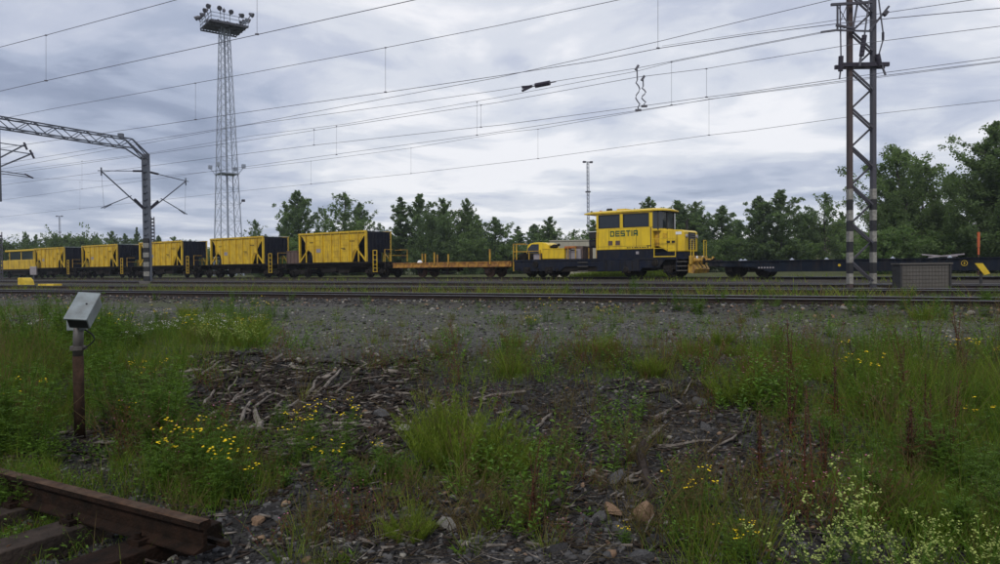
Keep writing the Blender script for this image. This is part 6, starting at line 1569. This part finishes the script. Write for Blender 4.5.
for q in ((228, 442, 252, 405, 6, 'wood_grey', 'grey split branch standing steepest in the pile at left'), (246, 432, 290, 408, 5, 'wood_grey', 'grey branch lying across the pile at left'), (200, 445, 198, 418, 9, 'wood_grey', 'short thick grey log end in the pile'),
          (262, 433, 255, 410, 8, 'wood_grey', 'short upright grey log end in the pile'), (232, 403, 262, 388, 4, 'wood_grey', 'thin pale branch above the pile at left'), (282, 415, 310, 395, 5, 'wood_grey', 'pale branch at the right of the pile'),
          (306, 400, 318, 380, 4, 'wood_grey', 'thin upright branch behind the pile'), (172, 402, 205, 398, 5, 'wood_brown', 'brown branch at the far left of the pile'), (215, 398, 242, 372, 4, 'wood_brown', 'dark branch pointing into the gravel'),
          (184, 430, 240, 438, 8, 'wood_brown', 'dark thick root below the grey branches'), (318, 396, 340, 372, 4, 'wood_grey', 'short grey branch between pile and gravel'),
          (482, 402, 525, 393, 6, 'wood_grey', 'pale branch end above the largest feathery clump'), (535, 430, 552, 414, 4, 'wood_grey', 'pale splinter right of the largest feathery clump'), (606, 468, 630, 462, 8, 'wood_brown', 'stump root beside the grey stones'),
          (640, 448, 655, 500, 12, 'wood_brown', 'thick dark root running down the debris'), (632, 455, 662, 430, 6, 'wood_grey', 'pale branch rising right of the dark root'), (660, 450, 710, 443, 4, 'wood_grey', 'thin pale branch reaching right from the dark root'),
          (655, 420, 672, 412, 5, 'wood_grey', 'short pale branch below the far edge'), (640, 395, 665, 392, 5, 'wood_brown', 'dark branch on the far edge'), (655, 540, 690, 532, 3.5, 'wood_grey', 'thin pale branch low at the right'),
          (642, 562, 648, 530, 2.2, 'grass_dry', 'single straw stalk at the bottom'), (800, 420, 862, 408, 5, 'wood_grey', 'pale branch in front of the bare forked stem'), (855, 424, 905, 418, 5, 'wood_brown', 'dark branch under the tall growth'),
          (705, 455, 752, 432, 3, 'wood_grey', 'long thin branch left of the dock stalks'), (770, 470, 800, 462, 5, 'wood_brown', 'dark branch between the dock stalks')):
    wood(*q)
for i in range(120):
    px, py = (U(160, 820), U(385, 555)) if i > 45 else (U(165, 345), U(372, 440)); a = U(-.9, .9) + (0 if U(0, 1) < .7 else 1.2); ln = U(10, 34)
    wood(px, py, px + ln * math.cos(a), py - abs(ln * math.sin(a)) * .6, U(1.6, 4.5), RNG.choice(['wood_grey', 'wood_brown', 'wood_brown']), 'dead stick lying in the dark debris', 'dead sticks in the debris', lift=U(.0, .05))


# ------------------------------------------------------------------ thin air haze
hz = MB().box(-420, 420, -40, 420, -3.5, 60).build('haze', 'wire', None, kind='stuff')
hm = bpy.data.materials.new('haze'); hm.use_nodes = True; hn = hm.node_tree; hn.nodes.clear()
ho = hn.nodes.new('ShaderNodeOutputMaterial'); hv = hn.nodes.new('ShaderNodeVolumePrincipled'); hv.inputs['Color'].default_value = (.86, .93, 1, 1); hv.inputs['Density'].default_value = .00035; hv.inputs['Anisotropy'].default_value = .3
hn.links.new(hv.outputs[0], ho.inputs['Volume']); hz.data.materials.clear(); hz.data.materials.append(hm)
tag(hz, 'thin pale haze in the air over the whole yard', 'haze', kind='stuff')

# ------------------------------------------------------------------ labels of the many alike things say where each stands
LMK = [(455, 430, 'the largest feathery clump'), (606, 420, 'the bushy leafy weed'), (643, 505, 'the upright brown stone'), (655, 470, 'the thick dark root'), (88, 380, 'the junction box post'), (190, 530, 'the cut end of the rusty rail'),
       (60, 490, 'the rusty rail'), (245, 425, 'the pile of grey branches'), (325, 440, 'the blossoms in the debris'), (512, 350, 'the upright grass tuft'), (735, 380, 'the fresh upright green plant'), (780, 440, 'the dark red dock stalks'),
       (870, 530, 'the cream blossoms'), (858, 360, 'the bare forked stem'), (960, 350, 'the upper right yellow blossoms'), (930, 310, 'the bush before the cabinet'), (528, 500, 'the low leafy weed'), (448, 525, 'the pale flat stone'), (705, 505, 'the lowest yellow blossoms'),
       (240, 335, 'the pale flowering weeds'), (150, 270, 'the striped gantry mast'), (228, 240, 'the floodlight tower'), (335, 250, 'the nearest hopper wagon'), (450, 260, 'the orange flat wagon'), (550, 250, 'the rear deck of the locomotive'), (625, 240, 'the locomotive cab'), (680, 245, 'the locomotive hood'),
       (770, 240, 'the two close trees'), (862, 260, 'the lattice mast'), (921, 270, 'the relay cabinet'), (978, 260, 'the orange pole'), (60, 260, 'the left end of the train'), (545, 310, 'the yellow blossoms on the gravel'), (400, 315, 'the left gravel strip'), (750, 315, 'the right gravel strip'), (985, 440, 'the right edge of the picture'), (620, 350, 'the short grass behind the debris')]
RT = CAMROT.to_3x3().transposed()
def px_of(p):
    q = RT @ (Vector(p) - CAMP); return 500 + F * q.x / -q.z, 282 - F * q.y / -q.z
def words(px, py, high):
    L_ = [l for l in LMK if (l[1] < 300) == high]
    d, lx_, ly_, nm = min(((px - a) ** 2 + 1.6 * (py - b) ** 2, a, b, n_) for a, b, n_ in L_)
    d = math.sqrt(d); dx, dy = px - lx_, (py - ly_) * 1.3
    far = 'close' if d < 24 else ('' if d < 55 else 'well')
    side = ('right of' if dx > 0 else 'left of') if abs(dx) > abs(dy) or high else ('in front of' if dy > 0 else 'behind')
    if d < 12 and not high: return 'at ' + nm
    return (far + ' ' + side + ' ' + nm).strip()
seen = {}
for o in list(scene.objects):
    if o.parent is None and o.get('group') and o.get('category') in ('plant', 'grass tuft', 'stone', 'wood', 'bush', 'tree') and (o.get('group') not in ('',)):
        px, py = px_of(o.location); high = o['category'] in ('bush', 'tree')
        base = {'bushes behind the train': 'dark green bush', 'bushes under the large birches': 'green bush', 'distant bushes left of the tower': 'low distant bush', 'broken stones in the debris': 'broken stone', 'stones on the gravel strip': 'small stone', 'dead sticks in the debris': 'dead stick'}.get(o['group'])
        if base is None: base = {'meadow_grass': 'tall grass tuft', 'short_grass': 'short grass tuft', 'dry_grass': 'dry straw-coloured tuft', 'feathery_weed': 'feathery weed', 'horsetail': 'feathery bright growth', 'leafy_weed': 'leafy weed', 'reddish_weed': 'reddish weed', 'white_flowered_weed': 'white-dotted weed', 'seedling': 'tiny green seedling'}.get(o.name.split('.')[0], o.name.split('.')[0].replace('_', ' '))
        m0 = ''
        if o.data is not None and o.data.materials: m0 = {'stone_grey': 'grey ', 'stone_dark': 'dark ', 'stone_brown': 'brown ', 'stone_pale': 'pale ', 'wood_grey': 'grey ', 'wood_brown': 'brown '}.get(o.data.materials[0].name, '')
        o['label'] = m0 + base + ' ' + words(px, py, high)
        seen.setdefault(o['label'], []).append((px, o))
ORD = ['first', 'second', 'third', 'fourth', 'fifth', 'sixth', 'seventh', 'eighth', 'ninth', 'tenth', 'eleventh', 'twelfth', 'thirteenth', 'fourteenth', 'fifteenth', 'sixteenth', 'seventeenth', 'eighteenth', 'nineteenth', 'twentieth']
for lb, lst in seen.items():
    if 1 < len(lst) <= 20:
        lst.sort(key=lambda q: q[0])
        for k_, (px, o) in enumerate(lst): o['label'] = lb + ', ' + ORD[k_] + ' from left'
